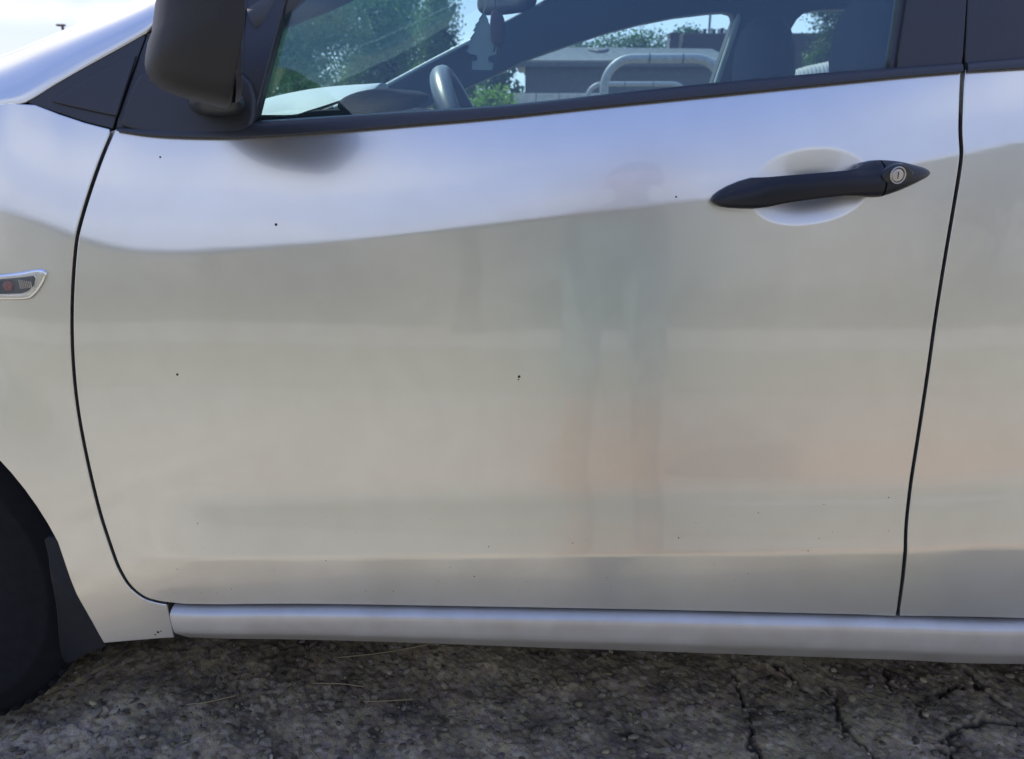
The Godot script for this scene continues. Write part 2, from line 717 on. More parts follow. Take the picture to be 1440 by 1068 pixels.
# heights along the side, measured on the photograph and carried on beyond its edges
func measure() -> void:
	var belt_px := [-10, 148, 35, 143, 100, 166, 160, 182, 230, 191, 300, 193.5, 360, 192.5, 430, 188, 560, 177, 700, 165, 850, 149, 1000, 134, 1130, 121, 1260, 108, 1350, 100, 1440, 95]
	var crease_px := [-5, 293, 60, 314, 110, 334, 170, 350, 230, 355, 300, 353, 430, 343, 600, 326, 800, 303, 1000, 279, 1180, 247, 1345, 217, 1440, 199]
	var low_px := [190, 789, 400, 786, 720, 782, 1000, 779, 1280, 775, 1440, 770]
	var zb := -0.055
	for i in 5:
		var tabs := []
		for k in 3:
			var l: Array = [belt_px, crease_px, low_px][k]
			var p := PackedVector2Array()
			for e in [[Vector2(-2.4, 0.78), Vector2(-1.8, 0.87), Vector2(-1.3, 0.945), Vector2(-0.95, 0.985)], [Vector2(-2.4, 0.66), Vector2(-1.8, 0.78), Vector2(-1.3, 0.86), Vector2(-0.95, 0.895)], [Vector2(-2.4, 0.34), Vector2(-0.9, 0.33)]][k]:
				p.append(e)
			for j in range(0, l.size(), 2):
				if lut_belt.is_empty():
					var q := at(l[j], l[j + 1], [zb, 0.0, 0.05][k])
					p.append(Vector2(q.x, q.y))
				else:
					p.append(on(l[j], l[j + 1], side))
			for e in [[Vector2(1.3, 1.075), Vector2(2.0, 1.10), Vector2(2.8, 1.11)], [Vector2(1.3, 1.0), Vector2(2.0, 1.03), Vector2(2.8, 1.03)], [Vector2(1.3, 0.37), Vector2(2.8, 0.42)]][k]:
				p.append(e)
			tabs.append(table(p))
		lut_belt = tabs[0]
		lut_crease = tabs[1]
		lut_low = tabs[2]
	grip_at = Vector2.ZERO
	var g := at(1136, 265, -0.012)
	var a := at(-268, 866, 0.03)
	grip_at = Vector2(g.x, g.y)


# ---------------------------------------------------------------- ground
func crack_lines() -> Array:
	var out := []
	for l in [[1032, 948, 1036, 985, 1050, 1015, 1066, 1042, 1082, 1075], [1156, 962, 1176, 990, 1190, 1015, 1206, 1040, 1228, 1072, 1250, 1100], [1236, 935, 1252, 962, 1272, 980, 1290, 998, 1296, 1008],
			[1290, 984, 1322, 972, 1350, 962], [1362, 940, 1385, 970, 1412, 992, 1450, 1012], [1332, 1064, 1340, 1032, 1362, 1022, 1400, 1014, 1424, 1018], [1106, 940, 1120, 966, 1140, 985]]:
		var p := PackedVector2Array()
		for i in range(0, l.size(), 2):
			var r := ray(l[i], l[i + 1])
			var q := EYE + r * (-EYE.y / r.y)
			p.append(Vector2(q.x, q.z))
		out.append(p)
	return out


func growing(fine_a: float, fine_b: float, step: float, far: float) -> PackedFloat32Array:
	var out := PackedFloat32Array()
	var down := PackedFloat32Array()
	var d := step
	var x := fine_a
	while x > -far:
		d *= 1.16
		x -= d
		down.append(x)
	down.reverse()
	out.append_array(down)
	x = fine_a
	while x < fine_b:
		out.append(x)
		x += step
	d = step
	while x < far:
		out.append(x)
		d *= 1.16
		x += d
	return out


var big_noise := FastNoiseLite.new()
var pebble_noise := FastNoiseLite.new()
var tone_noise := FastNoiseLite.new()
var value_noise := FastNoiseLite.new()
var cracks := []


func ground_noises() -> void:
	for q in [[big_noise, 3, 6.0, 5], [tone_noise, 12, 2.3, 4]]:
		q[0].seed = q[1]
		q[0].frequency = q[2]
		q[0].fractal_octaves = q[3]
	for q in [[pebble_noise, FastNoiseLite.RETURN_DISTANCE], [value_noise, FastNoiseLite.RETURN_CELL_VALUE]]:
		q[0].seed = 9
		q[0].noise_type = FastNoiseLite.TYPE_CELLULAR
		q[0].frequency = 95.0
		q[0].fractal_octaves = 1
		q[0].cellular_return_type = q[1]
	cracks = crack_lines()


# height of the ground, how dark a crack is there
func ground_at(x: float, z: float) -> Vector2:
	if absf(x) > 6.0 or absf(z) > 6.0:
		return Vector2.ZERO
	var fade := 1.0 - smoothstep(1.2, 5.0, maxf(absf(x), absf(z)))
	var big := big_noise.get_noise_2d(x, z)
	var tone := tone_noise.get_noise_2d(x, z)
	var val := value_noise.get_noise_2d(x, z)
	var y := fade * (big * 0.010 - (pebble_noise.get_noise_2d(x, z) + 0.6) * 0.0019 + val * 0.0009)
	var dark := 0.0
	if absf(x) < 1.0 and z < 0.05 and z > -0.72:
		var q := Vector2(x + big * 0.03 + val * 0.006, z + tone * 0.02 + val * 0.006)
		for l in cracks:
			var best := 1.0
			for i in l.size() - 1:
				best = minf(best, q.distance_to(Geometry2D.get_closest_point_to_segment(q, l[i], l[i + 1])))
			var wide := 0.0034 + 0.0026 * (val + 2.0 * big)
			if best < wide * 2.4:
				var t := 1.0 - smoothstep(wide * 0.4, wide * 2.4, best)
				y -= 0.011 * t
				dark = maxf(dark, t)
	return Vector2(y, dark)


func ground() -> void:
	var gx := growing(-1.0, 1.0, 0.0029, 300.0)
	var gz := growing(-0.64, 0.02, 0.0029, 300.0)
	ground_noises()
	var mb := MB.new()
	var w := gx.size()
	for z in gz:
		for x in gx:
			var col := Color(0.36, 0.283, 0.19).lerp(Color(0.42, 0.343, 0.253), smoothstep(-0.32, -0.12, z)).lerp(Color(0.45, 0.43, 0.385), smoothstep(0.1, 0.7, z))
			var h := ground_at(x, z)
			if absf(x) < 6.0 and absf(z) < 6.0:
				var fade := 1.0 - smoothstep(1.2, 5.0, maxf(absf(x), absf(z)))
				var big := big_noise.get_noise_2d(x, z)
				var tone := tone_noise.get_noise_2d(x, z)
				var val := value_noise.get_noise_2d(x, z)
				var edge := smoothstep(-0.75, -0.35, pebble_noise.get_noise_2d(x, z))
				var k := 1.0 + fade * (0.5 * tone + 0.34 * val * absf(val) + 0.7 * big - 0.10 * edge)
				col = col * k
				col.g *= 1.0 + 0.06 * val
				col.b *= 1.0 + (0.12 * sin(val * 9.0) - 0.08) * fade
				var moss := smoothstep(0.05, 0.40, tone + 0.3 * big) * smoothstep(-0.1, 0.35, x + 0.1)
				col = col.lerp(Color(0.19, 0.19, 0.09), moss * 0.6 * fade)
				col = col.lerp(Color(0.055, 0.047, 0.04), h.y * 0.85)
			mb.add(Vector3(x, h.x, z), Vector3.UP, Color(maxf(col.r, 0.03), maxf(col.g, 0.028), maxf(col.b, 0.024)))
	var hgt := gz.size()
	for j in hgt:
		for i in w:
			var a := mb.v[j * w + maxi(i - 1, 0)]
			var b := mb.v[j * w + mini(i + 1, w - 1)]
			var c := mb.v[maxi(j - 1, 0) * w + i]
			var d := mb.v[mini(j + 1, hgt - 1) * w + i]
			mb.n[j * w + i] = Vector3(-(b.y - a.y) / (b.x - a.x), 1.0, -(d.y - c.y) / (d.z - c.z)).normalized()
	for j in hgt - 1:
		for i in w - 1:
			var a := j * w + i
			mb.ix.append_array([a, a + 1, a + w + 1, a, a + w + 1, a + w])
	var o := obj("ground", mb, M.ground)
	tag(o, "cracked old concrete ground with gravel showing under and around the car", "ground", "", "structure")


# ---------------------------------------------------------------- plants
func leaf_crown(blobs: Array, count: int, size: float, dark: Color, light: Color, s: int) -> MB:
	var r := RandomNumberGenerator.new()
	r.seed = s
	var clumps := []
	var total := 0.0
	for b in blobs:
		total += b[1].x * b[1].y
	for b in blobs:
		for i in int(ceil(160.0 * b[1].x * b[1].y / total)):
			var d := Vector3(r.randfn(), r.randfn(), r.randfn()).normalized() * pow(r.randf(), 0.4)
			clumps.append([b[0] + d * b[1], b[1].length() * r.randf_range(0.07, 0.16), r.randf()])
	var mb := MB.new()
	for i in count:
		var c = clumps[r.randi() % clumps.size()]
		var p: Vector3 = c[0] + Vector3(r.randfn(), r.randfn() * 0.8, r.randfn()) * c[1]
		var dir := Vector3(r.randfn(), r.randfn() - 0.4, r.randfn()).normalized()
		var sidew := dir.cross(Vector3(r.randfn(), r.randfn(), r.randfn())).normalized()
		var l := size * r.randf_range(0.6, 1.3)
		var nn := dir.cross(sidew).normalized()
		var col: Color = dark.lerp(light, clampf(c[2] * 0.75 + r.randf() * 0.3, 0.0, 1.0))
		var k := mb.add(p, nn, col)
		mb.add(p + dir * l * 0.5 + sidew * l * 0.26, nn, col)
		mb.add(p + dir * l, nn, col)
		mb.add(p + dir * l * 0.5 - sidew * l * 0.26, nn, col)
		mb.tri(k, k + 1, k + 2)
		mb.tri(k, k + 2, k + 3)
	return mb


func tree(called: String, label: String, group: String, foot: Vector3, trunk_h: float, trunk_r: float, blobs: Array, count: int, size: float, dark: Color, light: Color, s: int, category := "tree") -> Node3D:
	var t := thing(called, label, category, foot, group)
	var r := RandomNumberGenerator.new()
	r.seed = s + 100
	var mb := MB.new()
	var path := PackedVector3Array()
	var rad := PackedFloat32Array()
	for i in 7:
		path.append(Vector3(r.randfn() * 0.03 * i * trunk_r / 0.1, trunk_h * i / 6.0, r.randfn() * 0.03 * i * trunk_r / 0.1))
		rad.append(trunk_r * (1.25 - 0.75 * i / 6.0) * (1.3 if i == 0 else 1.0))
	mb.tube(path, rad, 8)
	obj("trunk", mb, M.bark, t)
	mb = MB.new()
	for b in blobs:
		for k in 3:
			var from := path[3 + k]
			var to: Vector3 = b[0] + Vector3(r.randfn(), r.randfn() * 0.5, r.randfn()) * b[1] * 0.4
			var mid := from.lerp(to, 0.5) + Vector3(r.randfn(), r.randfn() + 0.6, r.randfn()) * 0.08 * from.distance_to(to)
			mb.tube(smooth3(PackedVector3Array([from, mid, to]), 3), [trunk_r * 0.45, trunk_r * 0.38, trunk_r * 0.32, trunk_r * 0.26, trunk_r * 0.2, trunk_r * 0.14, trunk_r * 0.08], 5)
	obj("limbs", mb, M.bark, t)
	obj("crown", leaf_crown(blobs, count, size, dark, light, s), M.leaf, t)
	return t


func behind_the_car() -> void:
	# trees seen through the windscreen
	var z := -17.0
	var d1 := Color(0.10, 0.155, 0.08)
	var l1 := Color(0.21, 0.31, 0.15)
	var foot := at(430, 140, z)
	foot.y = 0.0
	tree("leafy_tree", "leafy green tree seen through the windscreen above the left end of the dashboard", "trees beyond the windscreen", foot, 3.2, 0.16,
		[[Vector3(-0.6, 1.9, 0), Vector3(1.5, 1.3, 1.2)], [Vector3(0.5, 3.0, 0.2), Vector3(1.4, 1.4, 1.2)], [Vector3(-1.0, 3.6, -0.3), Vector3(1.2, 1.2, 1.1)]], 56000, 0.08, d1, l1, 11)
	foot = at(552, 140, z - 1.0)
	foot.y = 0.0
	tree("leafy_tree", "tall leafy green tree seen through the middle of the windscreen, sky showing between its twigs", "trees beyond the windscreen", foot, 3.4, 0.15,
		[[Vector3(0.0, 1.5, 0), Vector3(1.3, 0.8, 1.0)], [Vector3(0.1, 2.4, 0.2), Vector3(0.8, 0.9, 0.8)], [Vector3(0.3, 3.5, 0.0), Vector3(0.7, 0.9, 0.7)]], 38000, 0.075, d1, l1, 12)
	foot = at(632, 140, z + 1.0)
	foot.y = 0.0
	tree("leafy_tree", "slender leafy tree just left of the hanging air freshener", "trees beyond the windscreen", foot, 2.8, 0.1,
		[[Vector3(-0.1, 1.45, 0), Vector3(0.75, 0.55, 0.8)], [Vector3(-0.2, 2.3, 0.2), Vector3(0.42, 0.6, 0.5)], [Vector3(-0.1, 3.1, 0.0), Vector3(0.35, 0.5, 0.4)]], 15000, 0.07, d1, Color(0.10, 0.15, 0.055), 13)
	# bright bush by the steering wheel
	foot = at(690, 140, -8.6)
	foot.y = 0.0
	tree("garden_bush", "bright yellow green bush beside the steering wheel, in front of the dark shed", "", foot, 0.7, 0.03,
		[[Vector3(0.0, 0.72, 0), Vector3(0.33, 0.36, 0.3)], [Vector3(-0.22, 0.62, 0.1), Vector3(0.2, 0.25, 0.25)]], 8000, 0.05, Color(0.10, 0.17, 0.02), Color(0.25, 0.34, 0.04), 14, "bush")
	# trees over the shed roof
	var spots := [[812, 56, 0.9, "small pale tree rising over the left part of the shed roof"], [868, 42, 1.3, "round topped green tree behind the middle of the shed roof"], [915, 40, 1.25, "green tree behind the shed roof, next to the brick building's chimney"], [966, 39, 0.6, "thin treetop showing over the left end of the brick building"]]
	for i in spots.size():
		var top := at(spots[i][0], spots[i][1], -34.0)
		var rad: float = spots[i][2]
		foot = Vector3(top.x, 0.0, top.z)
		tree("leafy_tree", spots[i][3], "trees over the shed roof", foot, top.y - rad * 0.9, 0.14, [[Vector3(0, top.y - rad, 0), Vector3(rad, rad, rad)], [Vector3(0.3, top.y - rad * 1.9, 0.2), Vector3(rad, rad * 0.7, rad)]], 7000, 0.14, Color(0.04, 0.075, 0.04), Color(0.11, 0.17, 0.08), 20 + i)
	# conifer in the rear window
	foot = at(1176, 140, -21.0)
	foot.y = 0.0
	var blobs := []
	for i in 9:
		var y := 1.0 + i * 0.52
		blobs.append([Vector3(0, y, 0), Vector3(1.05 - 0.062 * i, 0.34, 1.05 - 0.062 * i)])
	tree("conifer", "dark green conifer seen through the far rear side window", "", foot, 4.6, 0.15, blobs, 30000, 0.09, Color(0.03, 0.055, 0.03), Color(0.10, 0.135, 0.06), 31)

	# low shed with a pale roof
	var a := at(722, 86, -17.0)
	var b := at(1035, 86.5, -17.0)
	var ra := at(776, 67, -21.0)
	var rb := at(1000, 69.5, -21.0)
	var s := thing("shed", "long low dark shed with a pale shallow roof, beyond the far window", "shed", Vector3((a.x + b.x) / 2, 0, -19.0))
	var o := s.position
	var mb := MB.new()
	mb.box(Vector3((a.x + b.x) / 2, (a.y - 0.05) / 2, -19.2) - o, Vector3(b.x - a.x - 0.5, a.y - 0.05, 3.8), 0.02)
	obj("wall", mb, M.shed_wall, s)
	var rows := 9
	for k in rows:
		var t0 := float(k) / rows
		var t1 := float(k + 1) / rows
		mb = MB.new()
		var lift := Vector3(0, 0.03, 0)
		var p0 := a.lerp(ra, t0) - o
		var p1 := b.lerp(rb, t0) - o
		var p2 := b.lerp(rb, t1) - o
		var p3 := a.lerp(ra, t1) - o
		mb.face([p0 + lift, p1 + lift, p2 + lift * 0.3, p3 + lift * 0.3], Vector3(0, 1, 0.3))
		mb.face([p0, p1, p1 + lift, p0 + lift], Vector3(0, 0, 1))
		obj("roof_sheet", mb, M.slate_grey, s)
	mb = MB.new()
	mb.face([ra - o, rb - o, b + Vector3(0, 0, -8) - o, a + Vector3(0, 0, -8) - o], Vector3.UP)
	mb.face([a - o, ra - o, a + Vector3(0, 0, -8) - o], Vector3.LEFT)
	mb.face([b - o, rb - o, b + Vector3(0, 0, -8) - o], Vector3.RIGHT)
	obj("back_roof", mb, M.slate_grey, s)
	mb = MB.new()
	mb.box((a + b) / 2 - o + Vector3(0, -0.06, 0.02), Vector3(b.x - a.x, 0.1, 0.03), 0.006)
	obj("fascia", mb, M.shed_wall, s)
	mb = MB.new()
	var va := at(829, 73.5, -19.6) - o
	var vb := at(842, 77, -19.0) - o
	var vc := at(855, 74.5, -19.4) - o
	mb.tube(PackedVector3Array([va + Vector3(0, 0.06, 0), vb + Vector3(0, 0.06, 0)]), 0.035, 6)
	mb.tube(PackedVector3Array([vb + Vector3(0, 0.06, 0), vc + Vector3(0, 0.06, 0)]), 0.035, 6)
	obj("roof_vent", mb, M.dark_metal, s)

	# dark brick building with chimneys
	a = at(962, 47, -31.0)
	b = at(1250, 47, -31.0)
	s = thing("brick_building", "dark flat topped brick building right of the shed, with a row of chimney pots", "building", Vector3((a.x + b.x) / 2, 0, -33.0))
	o = s.position
	mb = MB.new()
	mb.box(Vector3((a.x + b.x) / 2, a.y / 2, -33.0) - o, Vector3(b.x - a.x, a.y, 4.0), 0.03)
	obj("wall", mb, M.brick, s)
	var ch := part("chimney", s)
	var cp := at(950, 45.5, -30.8)
	mb = MB.new()
	mb.box(Vector3(cp.x, cp.y / 2, -31.2) - o, Vector3(0.36, cp.y, 0.7), 0.02)
	obj("stack", mb, M.brick, ch)
	for k in 9:
		var pp := at([979, 985.5, 991, 1000, 1004, 1011, 1015.5, 1021, 1027][k], 47, -31.4)
		var top := at(pp.x, [43, 44, 42, 41, 42.5, 42, 41, 43, 44][k], -31.4).y
		mb = MB.new()
		mb.lathe(PackedVector2Array([Vector2(0.075, -0.02), Vector2(0.06, (top - pp.y) * 0.7), Vector2(0.08, (top - pp.y) * 0.8), Vector2(0.08, top - pp.y), Vector2(0.05, top - pp.y)]), Vector3(pp.x, a.y, -31.4) - o, Vector3.UP, 8)
		obj("chimney_pot", mb, M.concrete if k % 2 else M.brick, s)
	var pole := at(997, 47, -31.6)
	mb = MB.new()
	mb.tube(PackedVector3Array([Vector3(pole.x, pole.y, -31.6) - o, Vector3(pole.x, at(997, 8, -31.6).y, -31.6) - o]), 0.045, 8)
	obj("aerial_pole", mb, M.dark_metal, s)

	# white post left of the chimney
	var wp := at(940, 60, -27.0)
	s = thing("white_post", "slim white post between the shed roof and the brick chimney", "post", Vector3(wp.x, 0, -27.0))
	mb = MB.new()
	mb.box(Vector3(0, at(940, 57, -27.0).y / 2, 0), Vector3(0.09, at(940, 57, -27.0).y, 0.09), 0.01)
	obj("shaft", mb, M.concrete, s)
	mb = MB.new()
	mb.box(Vector3(0, at(940, 57, -27.0).y + 0.02, 0), Vector3(0.12, 0.04, 0.12), 0.01)
	obj("cap", mb, M.concrete, s)

	# two tubular hoops
	for k in 2:
		var hz: float = [-4.0, -8.2][k]
		var l := at([851, 826][k], [88, 125][k], hz)
		var r := at([1016, 966][k], [90, 125][k], hz)
		var y := at(930, [82.5, 118.5][k], hz).y
		s = thing("tubular_hoop", ["tall pale tubular steel hoop rail just beyond the far window", "lower pale tubular steel hoop rail standing farther off, behind the tall hoop"][k], "hoop rail", Vector3((l.x + r.x) / 2, 0, hz))
		var bend := 0.16
		var pts := PackedVector3Array()
		var hw := (r.x - l.x) / 2
		pts.append(Vector3(-hw, 0, 0))
		pts.append(Vector3(-hw, y - bend, 0))
		for e in range(1, 9):
			var t := PI / 2 * e / 8.0
			pts.append(Vector3(-hw + bend - bend * cos(t), y - bend + bend * sin(t), 0))
		for e in range(0, 9):
			var t := PI / 2 * e / 8.0
			pts.append(Vector3(hw - bend + bend * sin(t), y - bend + bend * cos(t), 0))
		pts.append(Vector3(hw, 0, 0))
		mb = MB.new()
		mb.tube(pts, 0.026, 14)
		obj("tube", mb, M.galvanised, s)
		for e in [-0.25, 0.32]:
			mb = MB.new()
			mb.lathe(PackedVector2Array([Vector2(0.0265, -0.005), Vector2(0.029, -0.003), Vector2(0.029, 0.003), Vector2(0.0265, 0.005)]), Vector3(hw * e, y, 0), Vector3.RIGHT, 14)
			obj("joint_ring", mb, M.dark_metal, s)
		for e in [-hw, hw]:
			mb = MB.new()
			mb.box(Vector3(e, 0.006, 0), Vector3(0.14, 0.012, 0.14), 0.003)
			obj("base_plate", mb, M.galvanised, s)

	# pale low wall of blocks
	a = at(722, 131, -12.4)
	b = at(850, 133, -12.4)
	s = thing("block_wall", "low pale block wall in front of the dark shed", "wall", Vector3((a.x + b.x) / 2, 0, -12.4))
	o = s.position
	for row in 5:
		var bw := (b.x - a.x) / 4.0
		for k in 5:
			var x0 := a.x + bw * (k - 0.5 * (row % 2))
			var x1 := minf(x0 + bw, b.x)
			x0 = maxf(x0, a.x)
			if x1 - x0 < 0.05:
				continue
			mb = MB.new()
			var hh := a.y / 5.0
			mb.box(Vector3((x0 + x1) / 2, hh * (row + 0.5), -12.4) - o, Vector3(x1 - x0 - 0.012, hh - 0.012, 0.2 + rng.randf() * 0.012), 0.006)
			obj("block", mb, M.concrete, s)

	# ribbed rounded roof below the conifer
	a = at(1106, 103, -9.0)
	b = at(1215, 80, -9.0)
	s = thing("ribbed_roof", "pale ribbed rounded roof edge below the conifer, in the far rear window", "roof", Vector3((a.x + b.x) / 2, 0, -9.4))
	o = s.position
	for k in 20:
		var t0 := k / 20.0
		var t1 := (k + 0.9) / 20.0
		var rings := []
		for t in [t0, t0 + 0.008, t1 - 0.008, t1]:
			var e := 0.19 if t == t0 or t == t1 else 0.20
			var ring := PackedVector3Array()
			var mid := a.lerp(b, t) - Vector3(0, 0.2 - 0.03, 0) - o
			for j in 11:
				var q := PI * j / 10.0
				ring.append(mid + Vector3(0, sin(q) * e * (0.72 + 0.28 * sqrt(minf(1.0, t * 3.0 + 0.2))), cos(q) * e))
			rings.append(ring)
		mb = MB.new()
		mb.loft(rings, true, true, true)
		obj("rib", mb, M.concrete, s)
	mb = MB.new()
	mb.box(Vector3((a.x + b.x) / 2, b.y * 0.42, -9.4) - o, Vector3(b.x - a.x, b.y * 0.84 - 0.05, 0.3), 0.01)
	obj("wall", mb, M.shed_wall, s)

	# street lamp over the bonnet
	var head := at(85, 36.5, -24.0)
	s = thing("street_lamp", "distant street lamp whose dark head shows just above the silver windscreen pillar", "street lamp", Vector3(head.x + 0.05, 0, -24.0))
	mb = MB.new()
	mb.tube(PackedVector3Array([Vector3.ZERO, Vector3(0, head.y * 0.5, 0), Vector3(0, head.y - 0.02, 0)]), [0.07, 0.055, 0.04], 10)
	obj("pole", mb, M.dark_metal, s)
	mb = MB.new()
	mb.box(Vector3(-0.04, head.y + 0.02, 0), Vector3(0.24, 0.06, 0.16), 0.02)
	obj("lamp_head", mb, M.dark_metal, s)

	# dense hedge far behind everything, closing the view low down
	s = thing("hedge", "dense dark hedge along the far side behind the shed and trees", "hedge", Vector3(-4, 0, -38))
	var hb := []
	for k in 24:
		hb.append([Vector3(-18.5 + k * 2.0, 1.5, rng.randf_range(-0.3, 0.3)), Vector3(1.5, 1.55, 0.7)])
	obj("foliage", leaf_crown(hb, 30000, 0.34, Color(0.03, 0.05, 0.025), Color(0.07, 0.10, 0.04), 77), M.leaf, s)


func strip(called: String, label: String, x0: float, x1: float, z0: float, z1: float, y: float, mt: Material, dark: Color, light: Color) -> void:
	var mb := MB.new()
	var r := RandomNumberGenerator.new()
	r.seed = 5
	for i in 61:
		for j in 25:
			var edge := j == 0 or j == 24
			mb.add(Vector3(lerpf(x0, x1, i / 60.0), y + (0.0 if edge else r.randf() * 0.012), lerpf(z0, z1, j / 24.0) + (r.randf_range(-0.08, 0.08) if edge else 0.0)), Vector3.UP, dark.lerp(light, r.randf()))
	for i in 60:
		for j in 24:
			var k := i * 25 + j
			mb.tri(k, k + 25, k + 26)
			mb.tri(k, k + 26, k + 1)
	tag(obj(called, mb, mt), label, "ground", "", "structure")


func behind_the_camera() -> void:
	strip("grass_verge", "dry green grass verge reflected as a dim band across the silver door", -14, 14, 3.9, 6.1, 0.012, M.grass, Color(0.20, 0.24, 0.13), Color(0.30, 0.32, 0.20))
	strip("earth_strip", "bare reddish brown earth strip reflected as a warm glow low on the door", 0.05, 2.2, 1.25, 2.5, 0.012, M.grass, Color(0.34, 0.255, 0.18), Color(0.41, 0.31, 0.22))
	strip("pale_path", "pale sunlit footpath reflected as light patches in the silver door", -14, 14, 6.35, 8.6, 0.010, M.grass, Color(0.50, 0.49, 0.46), Color(0.56, 0.55, 0.52))
	var s := thing("garage_row", "long low rendered garage row reflected in the silver door", "building", Vector3(1.0, 0, 11.0))
	var mb := MB.new()
	mb.box(Vector3(0, 1.2, 1.5), Vector3(30, 2.4, 3.0), 0.03)
	obj("wall", mb, M.render_wall, s)
	mb = MB.new()
	mb.box(Vector3(0, 2.48, 1.4), Vector3(30.5, 0.14, 3.6), 0.02)
	obj("roof", mb, M.slate_grey, s)
	for k in 8:
		if k in [2, 5]:
			continue
		mb = MB.new()
		for j in 5:
			mb.box(Vector3(-12.6 + k * 3.6, 0.21 + j * 0.40, -0.02), Vector3(2.3, 0.39, 0.05), 0.01)
		obj("garage_door", mb, M.door_paint, s)
	for k in 3:
		var foot := Vector3([-5.2, -1.0, 6.5][k], 0, [9.4, 8.0, 9.2][k])
		tree("street_tree", ["broad street tree reflected left in the door", "slender street tree whose trunk is reflected in the middle of the door", "broad street tree reflected right in the door"][k], "trees behind the viewer", foot, 2.2, 0.14,
			[[Vector3(0, 2.2, 0), Vector3(1.5, 0.7, 1.0)], [Vector3(0.3, 2.8, 0), Vector3(0.9, 0.6, 0.8)]], 3200, 0.15, Color(0.05, 0.08, 0.04), Color(0.11, 0.15, 0.07), 50 + k)
	for k in 2:
		s = thing("hedge", ["clipped green hedge reflected as a dim band left of the middle tree", "clipped green hedge reflected as a dim band in the right half of the door"][k], "hedge", Vector3([-5.4, 3.6][k], 0, 9.3))
		var hb := []
		for j in 8:
			hb.append([Vector3(-3.5 + j * 0.95, 0.3, 0), Vector3(0.75, 0.32, 0.4)])
		obj("foliage", leaf_crown(hb, 6000, 0.12, Color(0.04, 0.07, 0.03), Color(0.10, 0.14, 0.06), 78 + k), M.leaf, s)
	person()


# ---------------------------------------------------------------- the one who looks: a skeleton of tapered bones, meshed as one skin
func skin_of(bones: Array, cell: float, blend: float) -> MB:
	var lo := Vector3.INF
	var hi := -Vector3.INF
	for b in bones:
		var r := maxf(b[2], b[3]) + cell * 2.0
		lo = lo.min(b[0] - Vector3.ONE * r).min(b[1] - Vector3.ONE * r)
		hi = hi.max(b[0] + Vector3.ONE * r).max(b[1] + Vector3.ONE * r)
	var n := Vector3i(((hi - lo) / cell).ceil()) + Vector3i.ONE
	var f := PackedFloat32Array()
	f.resize(n.x * n.y * n.z)
	f.fill(1.0)
	for b in bones:
		var a: Vector3 = b[0]
		var ab: Vector3 = b[1] - a
		var r0: float = b[2]
		var r1: float = b[3]
		var rr := maxf(r0, r1) + cell * 2.5
		var p0 := Vector3i(((a.min(b[1]) - Vector3.ONE * rr - lo) / cell).floor()).clamp(Vector3i.ZERO, n - Vector3i.ONE)
		var p1 := Vector3i(((a.max(b[1]) + Vector3.ONE * rr - lo) / cell).ceil()).clamp(Vector3i.ZERO, n - Vector3i.ONE)
		var inv := 1.0 / maxf(ab.length_squared(), 1e-9)
		for z in range(p0.z, p1.z + 1):
			for y in range(p0.y, p1.y + 1):
				for x in range(p0.x, p1.x + 1):
					var p := lo + Vector3(x, y, z) * cell - a
					var t := clampf(p.dot(ab) * inv, 0.0, 1.0)
					var d := (p - ab * t).length() - lerpf(r0, r1, t)
					var k := (z * n.y + y) * n.x + x
					var e := f[k]
					var h := maxf(blend - absf(d - e), 0.0) / blend
					f[k] = minf(d, e) - h * h * blend * 0.25
	var mb := MB.new()
	var ids := {}
	for z in n.z - 1:
		for y in n.y - 1:
			for x in n.x - 1:
				var k := (z * n.y + y) * n.x + x
				var inside := 0
				var sum := Vector3.ZERO
				var count := 0
				var c := [f[k], f[k + 1], f[k + n.x], f[k + n.x + 1], f[k + n.x * n.y], f[k + n.x * n.y + 1], f[k + n.x * n.y + n.x], f[k + n.x * n.y + n.x + 1]]
				for q in c:
					inside += 1 if q < 0.0 else 0
				if inside == 0 or inside == 8:
					continue
				for e in [[0, 1], [2, 3], [4, 5], [6, 7], [0, 2], [1, 3], [4, 6], [5, 7], [0, 4], [1, 5], [2, 6], [3, 7]]:
					var u: float = c[e[0]]
					var v: float = c[e[1]]
					if (u < 0.0) != (v < 0.0):
						var t := u / (u - v)
						var pa := Vector3(e[0] & 1, (e[0] >> 1) & 1, e[0] >> 2)
						var pb := Vector3(e[1] & 1, (e[1] >> 1) & 1, e[1] >> 2)
						sum += pa.lerp(pb, t)
						count += 1
				var g := Vector3(c[1] - c[0] + c[7] - c[6], c[2] - c[0] + c[7] - c[5], c[4] - c[0] + c[7] - c[3]).normalized()
				ids[Vector3i(x, y, z)] = mb.add(lo + (Vector3(x, y, z) + sum / count) * cell, g)
	for id in ids:
		var k: int = (id.z * n.y + id.y) * n.x + id.x
		for e in [[1, Vector3i(0, 1, 0), Vector3i(0, 0, 1)], [n.x, Vector3i(1, 0, 0), Vector3i(0, 0, 1)], [n.x * n.y, Vector3i(1, 0, 0), Vector3i(0, 1, 0)]]:
			if (f[k] < 0.0) == (f[k + e[0]] < 0.0):
				continue
			var q := [id, id - e[1], id - e[1] - e[2], id - e[2]]
			if q.all(func(i): return ids.has(i)):
				mb.tri(ids[q[0]], ids[q[1]], ids[q[2]])
				mb.tri(ids[q[0]], ids[q[2]], ids[q[3]])
	return mb


